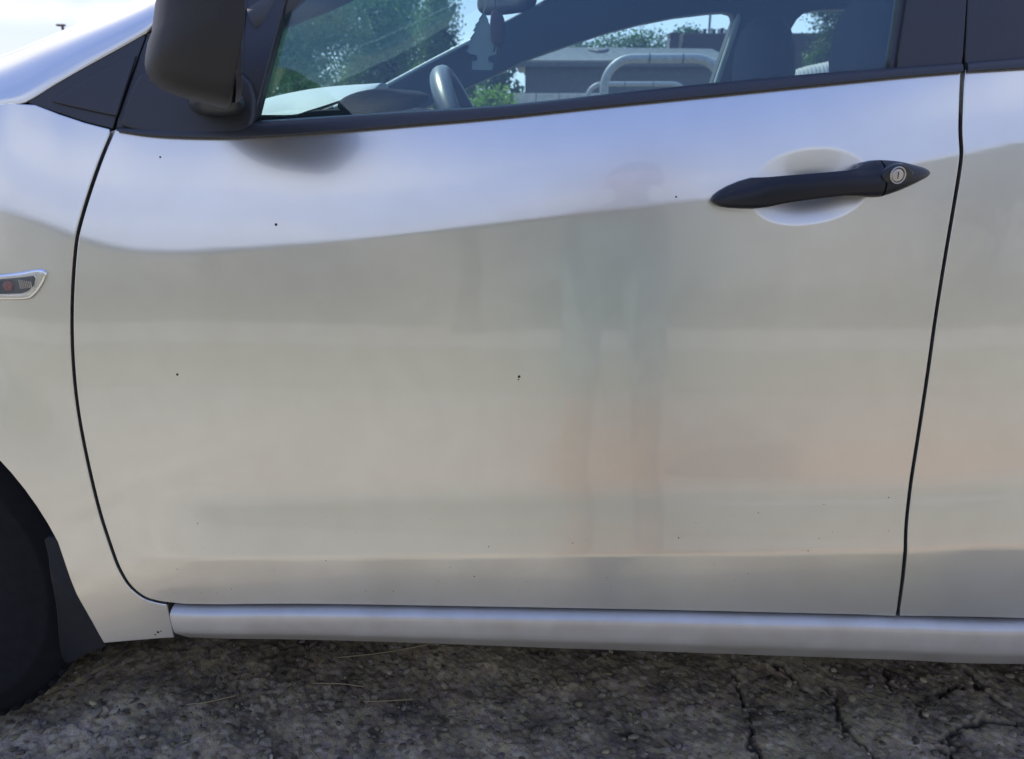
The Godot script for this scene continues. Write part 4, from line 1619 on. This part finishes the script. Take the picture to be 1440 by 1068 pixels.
func handle(door: Node3D) -> void:
	var base := func(px: float, py: float, h: float) -> Vector3:
		var q := at(px, py, 0.0)
		return at(px, py, side(q.x, q.y - 0.07) - 0.006 + h * 0.7)
	var st := [[1000.5, 279.5, 282.5, 0.003], [1004, 275, 286.5, 0.008], [1012, 269, 290.5, 0.014], [1024, 262.5, 292.5, 0.020], [1040, 256, 293.5, 0.026], [1058, 251, 294, 0.031], [1078, 248, 290.5, 0.035], [1100, 246, 285.5, 0.038], [1130, 243.5, 280.8, 0.040],
		[1160, 241, 277, 0.041], [1185, 238.8, 274.5, 0.041], [1202, 235.5, 275, 0.040], [1216, 230, 277.5, 0.038], [1228, 227, 278, 0.037], [1237.5, 226, 277.3, 0.036]]
	var cap := [[1240, 226, 276.8, 0.036], [1250, 226.2, 273.5, 0.0355], [1262, 227.3, 269, 0.034], [1274, 229.3, 263.5, 0.030], [1286, 232.3, 257.5, 0.0245], [1296, 235.0, 252.2, 0.0175], [1301.5, 236.8, 248.8, 0.011], [1304, 238.2, 246.6, 0.006], [1305, 239.6, 244.6, 0.003]]
	for piece in 2:
		var rows: Array = [st, cap][piece]
		var rings := []
		for s in rows:
			var a: Vector3 = base.call(s[0], s[1], s[3])
			var b: Vector3 = base.call(s[0], s[2], s[3])
			var mid := (a + b) / 2.0
			var half := (a.y - b.y) / 2.0
			var z0 := side(mid.x, mid.y - 0.06) - 0.006
			var zf: float = z0 + 0.006 + s[3]
			var open: bool = piece == 0 and s[0] > 1070 and s[0] < 1215
			var zb: float = zf - 0.017 if open else side(mid.x, mid.y) - 0.005
			if piece == 0 and s[0] >= 1202 and s[0] < 1215:
				zb = zf - 0.024
			var ring := PackedVector3Array()
			for j in 28:
				var t := TAU * j / 28.0
				var cy := signf(sin(t)) * pow(absf(sin(t)), 0.8)
				var cz := signf(cos(t)) * pow(absf(cos(t)), 0.62)
				# an edge runs along the grip a third of the way down
				var lean := 0.0 if cz < 0.0 else -0.30 * (cy - 0.25) * (1.0 if cy > 0.25 else 0.25)
				var zz := lerpf((zf + zb) / 2, zf if cz > 0 else zb, absf(cz)) + lean * (zf - zb) * clampf(cz * 2.0, 0.0, 1.0)
				ring.append(Vector3(mid.x, mid.y + half * cy, zz))
			rings.append(ring)
		var mb := MB.new()
		mb.loft(rings)
		obj(["handle_grip", "lock_cap"][piece], mb, M.handle_black, door)
	# key lock in its dark eye-shaped surround
	var p := at(1262, 246.5, side(0.45, 0.86) + 0.0355)
	var axis := Vector3(0.16, 0.05, 1.0).normalized()
	var mb := MB.new()
	var rings := []
	for k in 4:
		var grow: float = [1.0, 0.96, 0.8, 0.05][k]
		var ring := PackedVector3Array()
		for j in 24:
			var t := TAU * j / 24.0
			var ex := cos(t) * 0.0195 * grow + 0.001
			var ey := sin(t) * 0.0125 * grow * (1.0 - 0.25 * pow(absf(cos(t)), 2.0))
			ring.append(p + Vector3(ex, ey + ex * 0.05, -ex * 0.16 + [-0.008, 0.0004, 0.0010, 0.0011][k]))
		rings.append(ring)
	mb.loft(rings, false, false)
	obj("lock_surround", mb, M.gloss_black, door)
	mb = MB.new()
	mb.lathe(PackedVector2Array([Vector2(0.0098, -0.003), Vector2(0.0098, 0.0016), Vector2(0.0092, 0.0024), Vector2(0.0082, 0.0024), Vector2(0.0077, 0.0012), Vector2(0.0077, -0.001)]), p, axis, 32)
	obj("lock_ring", mb, M.steel, door)
	mb = MB.new()
	mb.lathe(PackedVector2Array([Vector2(0.0076, 0.0), Vector2(0.0072, 0.0014), Vector2(0.006, 0.0018), Vector2(0.0001, 0.0019)]), p, axis, 28)
	obj("key_barrel", mb, M.steel, door)
	mb = MB.new()
	mb.box(p + axis * 0.0019, Vector3(0.0011, 0.0075, 0.0006), 0.0001)
	obj("key_slot", mb, M.gap_black, door)


func wheel(c: Node3D, axle: Vector2, face_z: float) -> void:
	var w := part("wheel", c)
	var o := Vector3(axle.x, axle.y, face_z)
	var s := 1.0
	var mb := MB.new()
	var width := 0.2
	mb.lathe(PackedVector2Array([Vector2(0.168, -0.022), Vector2(0.180, -0.006), Vector2(0.235, 0.0), Vector2(0.262, -0.001), Vector2(0.266, 0.0012), Vector2(0.270, -0.002), Vector2(0.288, -0.009), Vector2(0.300, -0.018), Vector2(0.307, -0.027),
		Vector2(0.309, -0.045), Vector2(0.302, -0.047), Vector2(0.302, -0.054), Vector2(0.3105, -0.056), Vector2(0.3115, -0.09), Vector2(0.303, -0.092), Vector2(0.303, -0.1), Vector2(0.3115, -0.102), Vector2(0.3105, -0.14), Vector2(0.302, -0.142), Vector2(0.302, -0.15), Vector2(0.309, -0.152), Vector2(0.305, -0.175), Vector2(0.285, -0.192), Vector2(0.24, -0.2), Vector2(0.205, -0.185)]), o, Vector3.BACK, 72)
	obj("tyre", mb, M.rubber, w)
	mb = MB.new()
	for k in 64:
		var t := TAU * k / 64.0
		var turn := Basis(Vector3.BACK, t)
		for zz in [-0.036, -0.072, -0.122, -0.162]:
			mb.box(o + turn * Vector3(0.308, 0, 0) + Vector3(0, 0, zz), Vector3(0.011, 0.018, 0.028), 0.002, turn * Basis(Vector3.RIGHT, 0.25))
	var tb := obj("tread_blocks", mb, M.rubber, w)
	tb.set_meta("kind", "stuff")
	mb = MB.new()
	mb.lathe(PackedVector2Array([Vector2(0.170, -0.012), Vector2(0.166, -0.014), Vector2(0.162, -0.03), Vector2(0.158, -0.12), Vector2(0.10, -0.13), Vector2(0.02, -0.13)]), o, Vector3.BACK, 48)
	obj("rim", mb, M.alloy, w)
	for k in 5:
		var turn := Basis(Vector3.BACK, TAU * k / 5.0 + 0.3)
		mb = MB.new()
		var rings := []
		for q in [[0.03, 0.034, -0.014], [0.08, 0.024, -0.012], [0.15, 0.022, -0.014], [0.165, 0.03, -0.022]]:
			var ring := PackedVector3Array()
			for j in 12:
				var t := TAU * j / 12.0
				ring.append(o + turn * Vector3(q[0], cos(t) * q[1], sin(t) * 0.012 + q[2]))
			rings.append(ring)
		mb.loft(rings)
		obj("spoke", mb, M.alloy, w)
	mb = MB.new()
	mb.lathe(PackedVector2Array([Vector2(0.04, -0.03), Vector2(0.038, -0.004), Vector2(0.03, 0.0), Vector2(0.001, 0.002)]), o, Vector3.BACK, 24)
	obj("hub_cap", mb, M.alloy, w)


func upper_body(c: Node3D) -> void:
	# windscreen pillar: from the bonnet corner up to the roof
	var lows := PackedVector3Array()
	var tops := PackedVector3Array()
	lows.append(Vector3(-1.0, look(lut_belt, -1.0) + 0.003, side(-1.0, look(lut_belt, -1.0)) - 0.002))
	tops.append(Vector3(-1.06, 0.985, -0.18))
	for q in [[-60, 157, -62, 103, -0.165], [0, 150, -10, 82, -0.16], [36, 144, 30, 66, -0.16], [78, 119, 80, 45.5, -0.165], [120, 95, 130, 25, -0.17], [205, 47.5, 215, -11, -0.185], [300, -8, 320, -58, -0.2]]:
		var p := on(q[0], q[1] - 1.0, upper)
		lows.append(Vector3(p.x, p.y, upper(p.x, p.y) + 0.001))
		tops.append(at(q[2], q[3], q[4]))
	lows.append(Vector3(0.2, 1.37, upper(0.2, 1.37)))
	tops.append(Vector3(0.12, 1.43, -0.33))
	lows = smooth3(lows, 4)
	tops = smooth3(tops, 4)
	pillar_tops = tops
	var rings := []
	for i in lows.size():
		var a := lows[i]
		var b := tops[i]
		var m := a.lerp(b, 0.55) + Vector3(-0.05, 0.22, 0.42) * a.distance_to(b) * 0.62
		var ring := PackedVector3Array()
		ring.append(a + Vector3(0, 0, -0.03))
		ring.append(a + Vector3(0, -0.001, -0.004))
		for j in 13:
			var t := j / 12.0
			ring.append(a * (1 - t) * (1 - t) + m * 2 * t * (1 - t) + b * t * t)
		ring.append(b + Vector3(0.01, -0.012, -0.012))
		ring.append(b + Vector3(0.05, -0.04, -0.01))
		rings.append(ring)
	var mb := MB.new()
	mb.loft(rings)
	obj("windscreen_pillar", mb, M.paint, c)
	# cant rail over the doors
	rings = []
	for k in 12:
		var x := lerpf(0.18, 2.0, k / 11.0)
		var y := 1.365 + 0.03 * sin(PI * k / 11.0) - (0.05 * maxf(0.0, k / 11.0 - 0.6))
		var z := upper(x, 1.36)
		var ring := PackedVector3Array()
		for q in [[-0.02, 0.0], [0.0, 0.006], [0.03, -0.01], [0.055, -0.045], [0.07, -0.1], [0.05, -0.1], [0.0, -0.05]]:
			ring.append(Vector3(x, y + q[0], z + q[1]))
		rings.append(ring)
	mb = MB.new()
	mb.loft(rings)
	obj("cant_rail", mb, M.paint, c)
	# roof and its lining
	for k in 2:
		mb = MB.new()
		rings = []
		for i in 13:
			var x := lerpf(0.10, 2.05, i / 12.0)
			var ring := PackedVector3Array()
			for j in 17:
				var t := j / 16.0
				ring.append(Vector3(x - 0.06 * sin(PI * t), 1.43 + 0.045 * sin(PI * t) + 0.03 * sin(PI * i / 12.0) - 0.025 * k, lerpf(-0.28, -1.50, t)))
			rings.append(ring)
		mb.loft(rings, false, false, false)
		obj(["roof", "roof_lining"][k], mb, [M.paint, M.cabin_grey][k], c)
	# bonnet
	mb = MB.new()
	rings = []
	for i in 25:
		var x := lerpf(-1.86, -0.93, i / 24.0)
		var b := look(lut_belt, x)
		var z := side(x, b) - 0.002
		var ring := PackedVector3Array()
		for j in 25:
			var t := j / 24.0
			ring.append(Vector3(x - 0.10 * sin(PI * t), b + 0.002 + lerpf(0.07, 0.02, i / 24.0) * pow(sin(PI * t), 0.75), lerpf(z, -1.78 - z, t)))
		rings.append(ring)
	mb.loft(rings, false, false, false)
	obj("bonnet", mb, M.paint, c)
	# nose and tail
	for k in 2:
		var x: float = [-1.85, 2.3][k]
		mb = MB.new()
		rings = []
		for i in 13:
			var y := lerpf(0.22, look(lut_belt, x) + (0.0 if k == 0 else 0.0), i / 12.0)
			var z := side(x, y) - 0.004
			var ring := PackedVector3Array()
			for j in 21:
				var t := j / 20.0
				ring.append(Vector3(x + ([-0.12, 0.10][k] + [-0.05, 0.04][k] * sin(PI * i / 12.0)) * pow(sin(PI * t), 0.6), y, lerpf(z, -1.78 - z, t)))
			rings.append(ring)
		mb.loft(rings, false, false, false)
		obj(["front_end", "tailgate"][k], mb, M.paint, c)
	mb = MB.new()
	rings = []
	for i in 9:
		var t0 := i / 8.0
		var ring := PackedVector3Array()
		for j in 13:
			var t := j / 12.0
			ring.append(Vector3(lerpf(2.30, 2.05, t0) + 0.08 * sin(PI * t), lerpf(look(lut_belt, 2.3), 1.43, t0) + 0.04 * t0 * sin(PI * t), lerpf(lerpf(-0.12, -0.28, t0), lerpf(-1.66, -1.50, t0), t)))
		rings.append(ring)
	mb.loft(rings, false, false, false)
	obj("rear_window", mb, M.clear_glass, c)
	# windscreen
	mb = MB.new()
	rings = []
	for p in pillar_tops:
		var ring := PackedVector3Array()
		var e := p + Vector3(0.03, -0.03, 0.0)
		for j in 21:
			var t := j / 20.0
			ring.append(Vector3(e.x - 0.10 * sin(PI * t), e.y + 0.012 * sin(PI * t), lerpf(e.z, -1.78 - e.z, t)))
		rings.append(ring)
	mb.loft(rings, false, false, false)
	obj("windscreen", mb, M.clear_glass, c)
	# dark shade band and lining edge along the near pillar, seen at the top front corner of the window
	mb = MB.new()
	rings = []
	for q in [[362, 46, -0.13, 0.020], [402, 24, -0.15, 0.024], [448, 2, -0.17, 0.028], [520, -34, -0.2, 0.03], [620, -84, -0.24, 0.03]]:
		var p := at(q[0], q[1] - 14.0, q[2])
		var ring := PackedVector3Array()
		for j in 10:
			var t := TAU * j / 10.0
			ring.append(p + Vector3(-0.42, 0.9, 0) * cos(t) * q[3] + Vector3(0, 0, 1) * sin(t) * 0.025)
		rings.append(ring)
	mb.loft(rings)
	obj("pillar_lining", mb, M.cabin_grey, c)


func mirror(c: Node3D) -> void:
	var m := part("door_mirror", c)
	# housing: sections one behind another outwards from the door; round in front, cut square at the back
	var rings := []
	var stations := [[-0.045, 0.6, -0.004], [-0.02, 0.86, 0.0], [0.0144, 0.97, 0.0], [0.0432, 1.0, 0.0], [0.0662, 0.985, 0.0], [0.0828, 0.945, 0.001], [0.0972, 0.87, 0.003], [0.108, 0.75, 0.006], [0.1152, 0.55, 0.01], [0.1195, 0.28, 0.014], [0.121, 0.04, 0.016]]
	var p_left := at(186, 98, 0.08)
	var p_right := at(340, 98, 0.08)
	var bottom := at(300, 154, 0.07).y
	var top := bottom + 0.150
	var cx := p_right.x
	for s in stations:
		var ring := PackedVector3Array()
		var k: float = s[1]
		var wide := (p_right.x - p_left.x) * (0.25 + 0.75 * k)
		var mid_y: float = lerpf(bottom, top, 0.5) + s[2]
		var hh := (top - bottom) / 2.0 * (0.16 + 0.84 * k)
		for j in 36:
			var t := TAU * j / 36.0
			var ux := cos(t)
			var uy := sin(t)
			var x := 0.0
			var y := signf(uy) * pow(absf(uy), 0.55) * hh
			if ux < 0.0:
				x = -wide * 0.86 * pow(absf(ux), 0.50) * (1.0 - 0.60 * (uy * 0.5 + 0.5)) - wide * 0.14
			else:
				x = -wide * 0.14 + wide * 0.14 * pow(ux, 0.4)
			if uy < 0.0:
				y += 0.024 * clampf(-x / 0.1 - 0.1, 0.0, 1.2)       # the underside rises towards the front
			ring.append(Vector3(cx + x + 0.012 * (1.0 - k) + 0.10 * y + 0.40 * (s[0] - 0.09), mid_y + y, s[0] - 0.05 * x))
		rings.append(ring)
	var mb := MB.new()
	mb.loft(rings)
	obj("housing", mb, M.mirror_black, m)
	# rear rim of the housing and the reflecting glass inside it
	for k in 2:
		mb = MB.new()
		rings = []
		for q in [[0.0, 1.0 - 0.12 * k], [0.006 - 0.003 * k, 0.97 - 0.14 * k], [0.007 - 0.003 * k, 0.86 - 0.18 * k]]:
			var ring := PackedVector3Array()
			for j in 32:
				var t := TAU * j / 32.0
				var y: float = signf(sin(t)) * pow(absf(sin(t)), 0.6) * (top - bottom) * 0.46 * q[1]
				var z: float = 0.045 + signf(cos(t)) * pow(absf(cos(t)), 0.6) * 0.072 * q[1]
				ring.append(Vector3(cx + q[0] + 0.10 * y + 0.002 * k + 0.40 * (z - 0.09), (top + bottom) / 2 + y, z))
			rings.append(ring)
		mb.loft(rings, true, true)
		obj(["housing_rim", "mirror_glass"][k], mb, [M.black_trim, M.chrome][k], m)
	# foot that joins it to the door
	rings = []
	for s in [[-0.10, 262, 345, 124, 168], [-0.07, 266, 344, 127, 165], [-0.04, 272, 342, 129, 162], [-0.02, 278, 339, 129, 160], [-0.005, 284, 336, 125, 156], [0.005, 290, 330, 118, 148]]:
		var ring := PackedVector3Array()
		var a := at(s[1], s[4], s[0])
		var b := at(s[2], s[3], s[0])
		for j in 28:
			var t := TAU * j / 28.0
			ring.append(Vector3((a.x + b.x) / 2 + signf(cos(t)) * pow(absf(cos(t)), 0.8) * (b.x - a.x) / 2, (a.y + b.y) / 2 + signf(sin(t)) * pow(absf(sin(t)), 0.8) * (b.y - a.y) / 2, s[0]))
		rings.append(ring)
	var raised := func(x: float, y: float) -> float: return upper(x, y) + 0.007
	obj("foot_base", px_panel([174, 172, 180, 150, 190, 124, 212, 104, 300, 100, 346, 118, 346, 178, 300, 186, 240, 185, 200, 181], raised, 0.02, 0.01, 0.012, 0.006, 3), M.textured_black, m)
	mb = MB.new()
	mb.loft(rings)
	obj("foot", mb, M.black_trim, m)


func far_body(c: Node3D) -> void:
	# the other side of the car
	var poly := join([PackedVector2Array([Vector2(-1.85, 0.24), Vector2(-1.37, 0.24)]), arc(axle_front, 0.36, 190, -10, 24), PackedVector2Array([Vector2(-0.55, 0.22), Vector2(1.28, 0.22)]), arc(Vector2(axle_front.x + 2.65, 0.312), 0.36, 190, -10, 24), PackedVector2Array([Vector2(2.3, 0.3), Vector2(2.3, 1.05)]), belt_points(2.28, -1.84)])
	obj("far_side_panel", panel(poly, far_side, 0.04, 0.03, 0.02, 0.003, true), M.paint, c)
	# its pillars and roof edge, with their linings
	var z := -1.60
	var plate := func(x: float, y: float) -> float: return z + 0.32 * (y - 1.1)
	var frame := [400, 178, 470, 152, 543, 121.5, 600, 91, 660, 59.5, 716, 31, 762, 6, 840, -46, 960, -110, 1620, -110, 1620, 140, 1560, 140, 1540, 30, 1500, 14, 1300, 10.5, 1160, 11.5, 1143, 13, 1130, 17, 1119, 27, 1110, 42, 1096, 80, 1088, 130, 1001, 128, 1013, 92, 1028, 50, 1035, 30, 1034, 22, 1030, 17.5, 1020, 15, 1000, 16, 950, 22, 900, 32, 850, 45, 790, 65, 735, 84.5, 700, 102, 655, 122, 600, 148, 560, 172]
	obj("far_pillars", panel(outline(frame, plate), plate, 0.02, 0.02, 0.05, 0.006), M.lining, c)
	# window guide of the far front window
	var mb := MB.new()
	var pts := PackedVector3Array()
	for q in [[1038, 20], [1036, 32], [1027, 60], [1016, 92], [1004, 128]]:
		var p := at(q[0], q[1], -1.565)
		pts.append(p)
	mb.tube(smooth3(pts, 4), 0.009, 10)
	obj("window_guide", mb, M.dash_plastic, c)
	mb = MB.new()
	pts = PackedVector3Array()
	for q in [[470, 152], [543, 121], [600, 90], [660, 59], [716, 31]]:
		pts.append(at(q[0], q[1], -1.575))
	mb.tube(pts, 0.006, 8)
	obj("screen_edge", mb, M.dash_plastic, c)
	# inner door trim on the far side and near side
	mb = MB.new()
	mb.box(Vector3(0.4, 0.60, -1.63), Vector3(2.0, 0.66, 0.05), 0.02)
	obj("far_door_trim", mb, M.dark_plastic, c)
	mb = MB.new()
	mb.box(Vector3(0.3, 0.60, -0.13), Vector3(1.8, 0.60, 0.05), 0.02)
	obj("near_door_trim", mb, M.dark_plastic, c)


func cabin(c: Node3D) -> void:
	# dashboard with its instrument hood
	var rings := []
	for k in 15:
		var z := lerpf(-0.15, -1.63, k / 14.0)
		var hood := exp(-pow((z + 0.40) / 0.19, 4.0))
		var e := 0.02 * sin(PI * k / 14.0)
		var ring := PackedVector3Array()
		for q in [[-1.0, 0.93], [-0.8, 0.945], [-0.6, 0.950], [-0.48, 0.958], [-0.40, 0.962 + 0.004 * hood], [-0.33, 0.964 + 0.006 * hood], [-0.28, 0.962 + 0.006 * hood], [-0.255, 0.955], [-0.25, 0.94], [-0.27, 0.85], [-0.26, 0.65], [-0.32, 0.55], [-1.0, 0.55]]:
			ring.append(Vector3(q[0], q[1] + (e if q[1] > 0.9 else 0.0), z))
		rings.append(ring)
	var mb := MB.new()
	mb.loft(rings)
	obj("dashboard", mb, M.dash_body, c)
	# the padded hood over the dials: it rises from its near edge to a ridge farther in
	rings = []
	for k in 9:
		var t := k / 8.0
		var ring := PackedVector3Array()
		var under := PackedVector3Array()
		for q in [[330, 172, -0.19, 320, 156], [356, 163, -0.19, 357, 144], [411, 162, -0.20, 399, 133], [434, 156, -0.22, 446, 124.5], [470, 144.5, -0.27, 493, 120], [505, 132, -0.36, 529, 118.8], [530, 124, -0.47, 546, 120.5]]:
			var a := at(q[0], q[1], q[2])
			var b := at(q[3], q[4], -0.62)
			var p := a.lerp(b, t) + Vector3(0, 0.006 * sin(PI * t), 0)
			ring.append(p)
			under.append(p - Vector3(0, 0.012 * (0.15 + minf(1.0, t * 3.0)), 0))
		ring = smooth3(ring, 4)
		under = smooth3(under, 4)
		under.reverse()
		ring.append_array(under)
		rings.append(ring)
	mb = MB.new()
	mb.loft(rings)
	obj("instrument_hood", mb, M.dash_plastic, c)
	# the dark dial pod under the hood, its near end towards the window
	rings = []
	for q in [[-0.262, 0.30], [-0.256, 0.75], [-0.260, 0.95], [-0.28, 1.0], [-0.55, 1.0]]:
		var ring := PackedVector3Array()
		for j in 24:
			var t := TAU * j / 24.0
			var ex: float = cos(t) * 47.0 * q[1]
			var ey: float = sin(t) * 16.5 * q[1]
			var p := at(520 + ex + ey * 0.3, 143 + ey - ex * 0.17, -0.262)
			ring.append(Vector3(p.x, p.y, q[0]))
		rings.append(ring)
	mb = MB.new()
	mb.loft(rings)
	obj("dial_pod", mb, M.dash_body, c)
	# steering wheel
	var sw := part("steering_wheel", c)
	var hub := Vector3(-0.076, 0.871, -0.42)
	var ax := Vector3(cos(deg_to_rad(24.0)), sin(deg_to_rad(24.0)), 0.0)
	var u := Vector3(-ax.y, ax.x, 0.0)
	var v := Vector3(0, 0, 1)
	var pts := PackedVector3Array()
	rings = []
	for k in 49:
		var t := TAU * k / 48.0
		var d := u * cos(t) + v * sin(t)
		var ring := PackedVector3Array()
		for j in 14:
			var s := TAU * j / 14.0
			ring.append(hub + d * (0.182 + cos(s) * 0.0155) + ax * sin(s) * 0.0175)
		rings.append(ring)
	mb = MB.new()
	mb.loft(rings, false, false)
	obj("rim", mb, M.leather, sw)
	mb = MB.new()
	mb.lathe(PackedVector2Array([Vector2(0.06, -0.05), Vector2(0.085, -0.03), Vector2(0.085, -0.005), Vector2(0.06, 0.01), Vector2(0.001, 0.016)]), hub, ax, 28)
	obj("hub", mb, M.dark_plastic, sw)
	for t in [PI / 2, -PI / 2, PI]:
		var d := u * cos(t) + v * sin(t)
		mb = MB.new()
		mb.tube(PackedVector3Array([hub + d * 0.06 - ax * 0.02, hub + d * 0.12 - ax * 0.008, hub + d * 0.178]), [0.02, 0.015, 0.016], 10)
		obj("spoke", mb, M.alloy if t != PI else M.dark_plastic, sw)
	mb = MB.new()
	mb.tube(PackedVector3Array([hub - ax * 0.04, hub - ax * 0.3]), 0.04, 16)
	obj("column", mb, M.dark_plastic, sw)
	# rear view mirror under the windscreen
	var rm := part("rear_view_mirror", c)
	var p := at(712, -6, -0.87)
	mb = MB.new()
	rings = []
	for k in 7:
		var s: float = [-1.0, -0.97, -0.8, 0.0, 0.8, 0.97, 1.0][k]
		var g: float = [0.5, 0.85, 1.0, 1.05, 1.0, 0.85, 0.5][k]
		var ring := PackedVector3Array()
		for j in 16:
			var t := TAU * j / 16.0
			ring.append(p + Basis.from_euler(Vector3(0.05, 0.5, -0.12)) * Vector3(cos(t) * 0.018 * g, signf(sin(t)) * pow(absf(sin(t)), 0.6) * 0.036 * g, s * 0.115))
		rings.append(ring)
	mb.loft(rings)
	obj("mirror_shell", mb, M.dark_plastic, rm)
	mb = MB.new()
	mb.tube(PackedVector3Array([p + Vector3(-0.01, 0.0, 0), p + Vector3(-0.05, 0.04, 0), p + Vector3(-0.07, 0.09, 0)]), [0.011, 0.009, 0.014], 10)
	obj("stalk", mb, M.dark_plastic, rm)
	# seats
	for k in 2:
		var seat := part("seat", c)
		var zc: float = [-0.53, -1.25][k]
		var bx: float = [0.70, 0.735][k]
		var deep: float = [0.10, 0.065][k]
		mb = MB.new()
		rings = []
		for q in [[0.42, 0.12, 0.24, -0.16], [0.44, 0.135, 0.26, -0.155], [0.7, 0.115, 0.26, -0.07], [0.9, 0.095, 0.245, -0.02], [0.985, 0.08, 0.20, 0.0], [1.01, 0.05, 0.16, 0.0], [1.015, 0.01, 0.1, 0.0]]:
			rings.append(ellipse_ring(Vector3(bx + q[3], q[0], zc), q[1], q[2], 0.7))
		mb.loft(rings)
		obj("backrest", mb, M.cloth_dark, seat)
		mb = MB.new()
		rings = []
		var low: float = 1.0
		var high := at(1070, [-30, 24][k], zc).y
		var hx := at([1262, 1073][k], 60, zc).x
		for q in [[0.0, 0.7, 0.8], [0.03, 0.95, 0.98], [0.35, 1.05, 1.0], [0.65, 0.98, 0.95], [0.85, 0.78, 0.8], [0.96, 0.48, 0.55], [1.0, 0.1, 0.15]]:
			rings.append(ellipse_ring(Vector3(hx + 0.01 * (1.0 - q[0]), lerpf(low, high, q[0]), zc), deep * q[1], 0.13 * q[2], 0.75))
		mb.loft(rings)
		obj("headrest", mb, M.cloth_dark, seat)
		mb = MB.new()
		rings = []
		for q in [[0.30, 0.20, 0.22], [0.32, 0.25, 0.25], [0.44, 0.26, 0.25], [0.50, 0.24, 0.23], [0.52, 0.15, 0.15]]:
			rings.append(ellipse_ring(Vector3(bx - 0.30, q[0], zc), q[1], q[2], 0.6))
		mb.loft(rings)
		obj("cushion", mb, M.cloth_dark, seat)
	mb = MB.new()
	rings = []
	for q in [[0.35, 0.12], [0.4, 0.14], [0.85, 0.10], [0.98, 0.07], [1.0, 0.02]]:
		rings.append(ellipse_ring(Vector3(1.55 + q[0] * 0.2, q[0], -0.89), q[1], 0.62, 0.5, 24))
	mb.loft(rings)
	obj("rear_bench", mb, M.cloth_dark, c)


func hanging_things() -> void:
	# pine shaped card on its thread
	var z := -0.865
	var o := at(680, 6, z)
	var s := thing("air_freshener", "flat pine tree shaped air freshener hanging from the rear view mirror", "air freshener", o)
	var flat := func(_x: float, _y: float) -> float: return z
	var out := outline([680, 17, 676, 24, 673, 28, 674.5, 29, 668, 36, 669.5, 37, 665, 44, 668, 45, 661, 55, 663, 56, 657, 64, 660, 65, 656, 72, 661, 76, 668, 77.5, 671, 79, 671, 86, 664, 86.5, 663.5, 98.5, 692, 99, 694, 89, 688, 88, 686, 83, 688, 79, 697, 77, 702, 71, 699, 65, 702, 63, 695, 54, 697, 53, 690, 42, 692, 41, 686, 30, 687, 29], flat)
	for i in out.size():
		out[i] -= Vector2(o.x, o.y)
	var here := func(x: float, y: float) -> float: return 0.06 * x
	var mb := panel(out, here, 0.006, 0.006, 0.003, 0.0004)
	obj("card", mb, M.freshener_card, s)
	var mm := MB.new()
	mm.tube(PackedVector3Array([at(680, 18, z) - o, at(684, 5, z) - o, at(690, -8, z) - o]), 0.0012, 6)
	obj("thread", mm, M.straw, s)
	o = at(699, 20, -0.85)
	s = thing("hanging_pouch", "small dark tasselled pouch hanging from the mirror, just right of the air freshener", "ornament", o)
	var rings := []
	for q in [[694, 16, 0.004], [697, 20, 0.012], [698, 30, 0.0155], [698.5, 45, 0.0158], [698.5, 58, 0.0145], [698.5, 63, 0.009]]:
		rings.append(ellipse_ring(at(q[0] + 1.5, q[1], -0.85) - o, q[2], q[2] * 0.6, 0.85, 16))
	mm = MB.new()
	mm.loft(rings)
	obj("pouch", mm, M.pouch_cloth, s)
	for k in 3:
		mm = MB.new()
		var a := at(696 + k * 3.0, 62, -0.85) - o
		mm.tube(PackedVector3Array([a, a + Vector3(0.001 * k, -0.008, 0), a + Vector3(0.003 * (k - 1), -0.016 - 0.003 * (k % 2), 0)]), [0.0016, 0.002, 0.0022], 6)
		obj("tassel", mm, M.pouch_cloth, s)
	mm = MB.new()
	mm.tube(PackedVector3Array([at(697, 18, -0.85) - o, at(696, -6, -0.85) - o]), 0.0012, 6)
	obj("cord", mm, M.pouch_cloth, s)
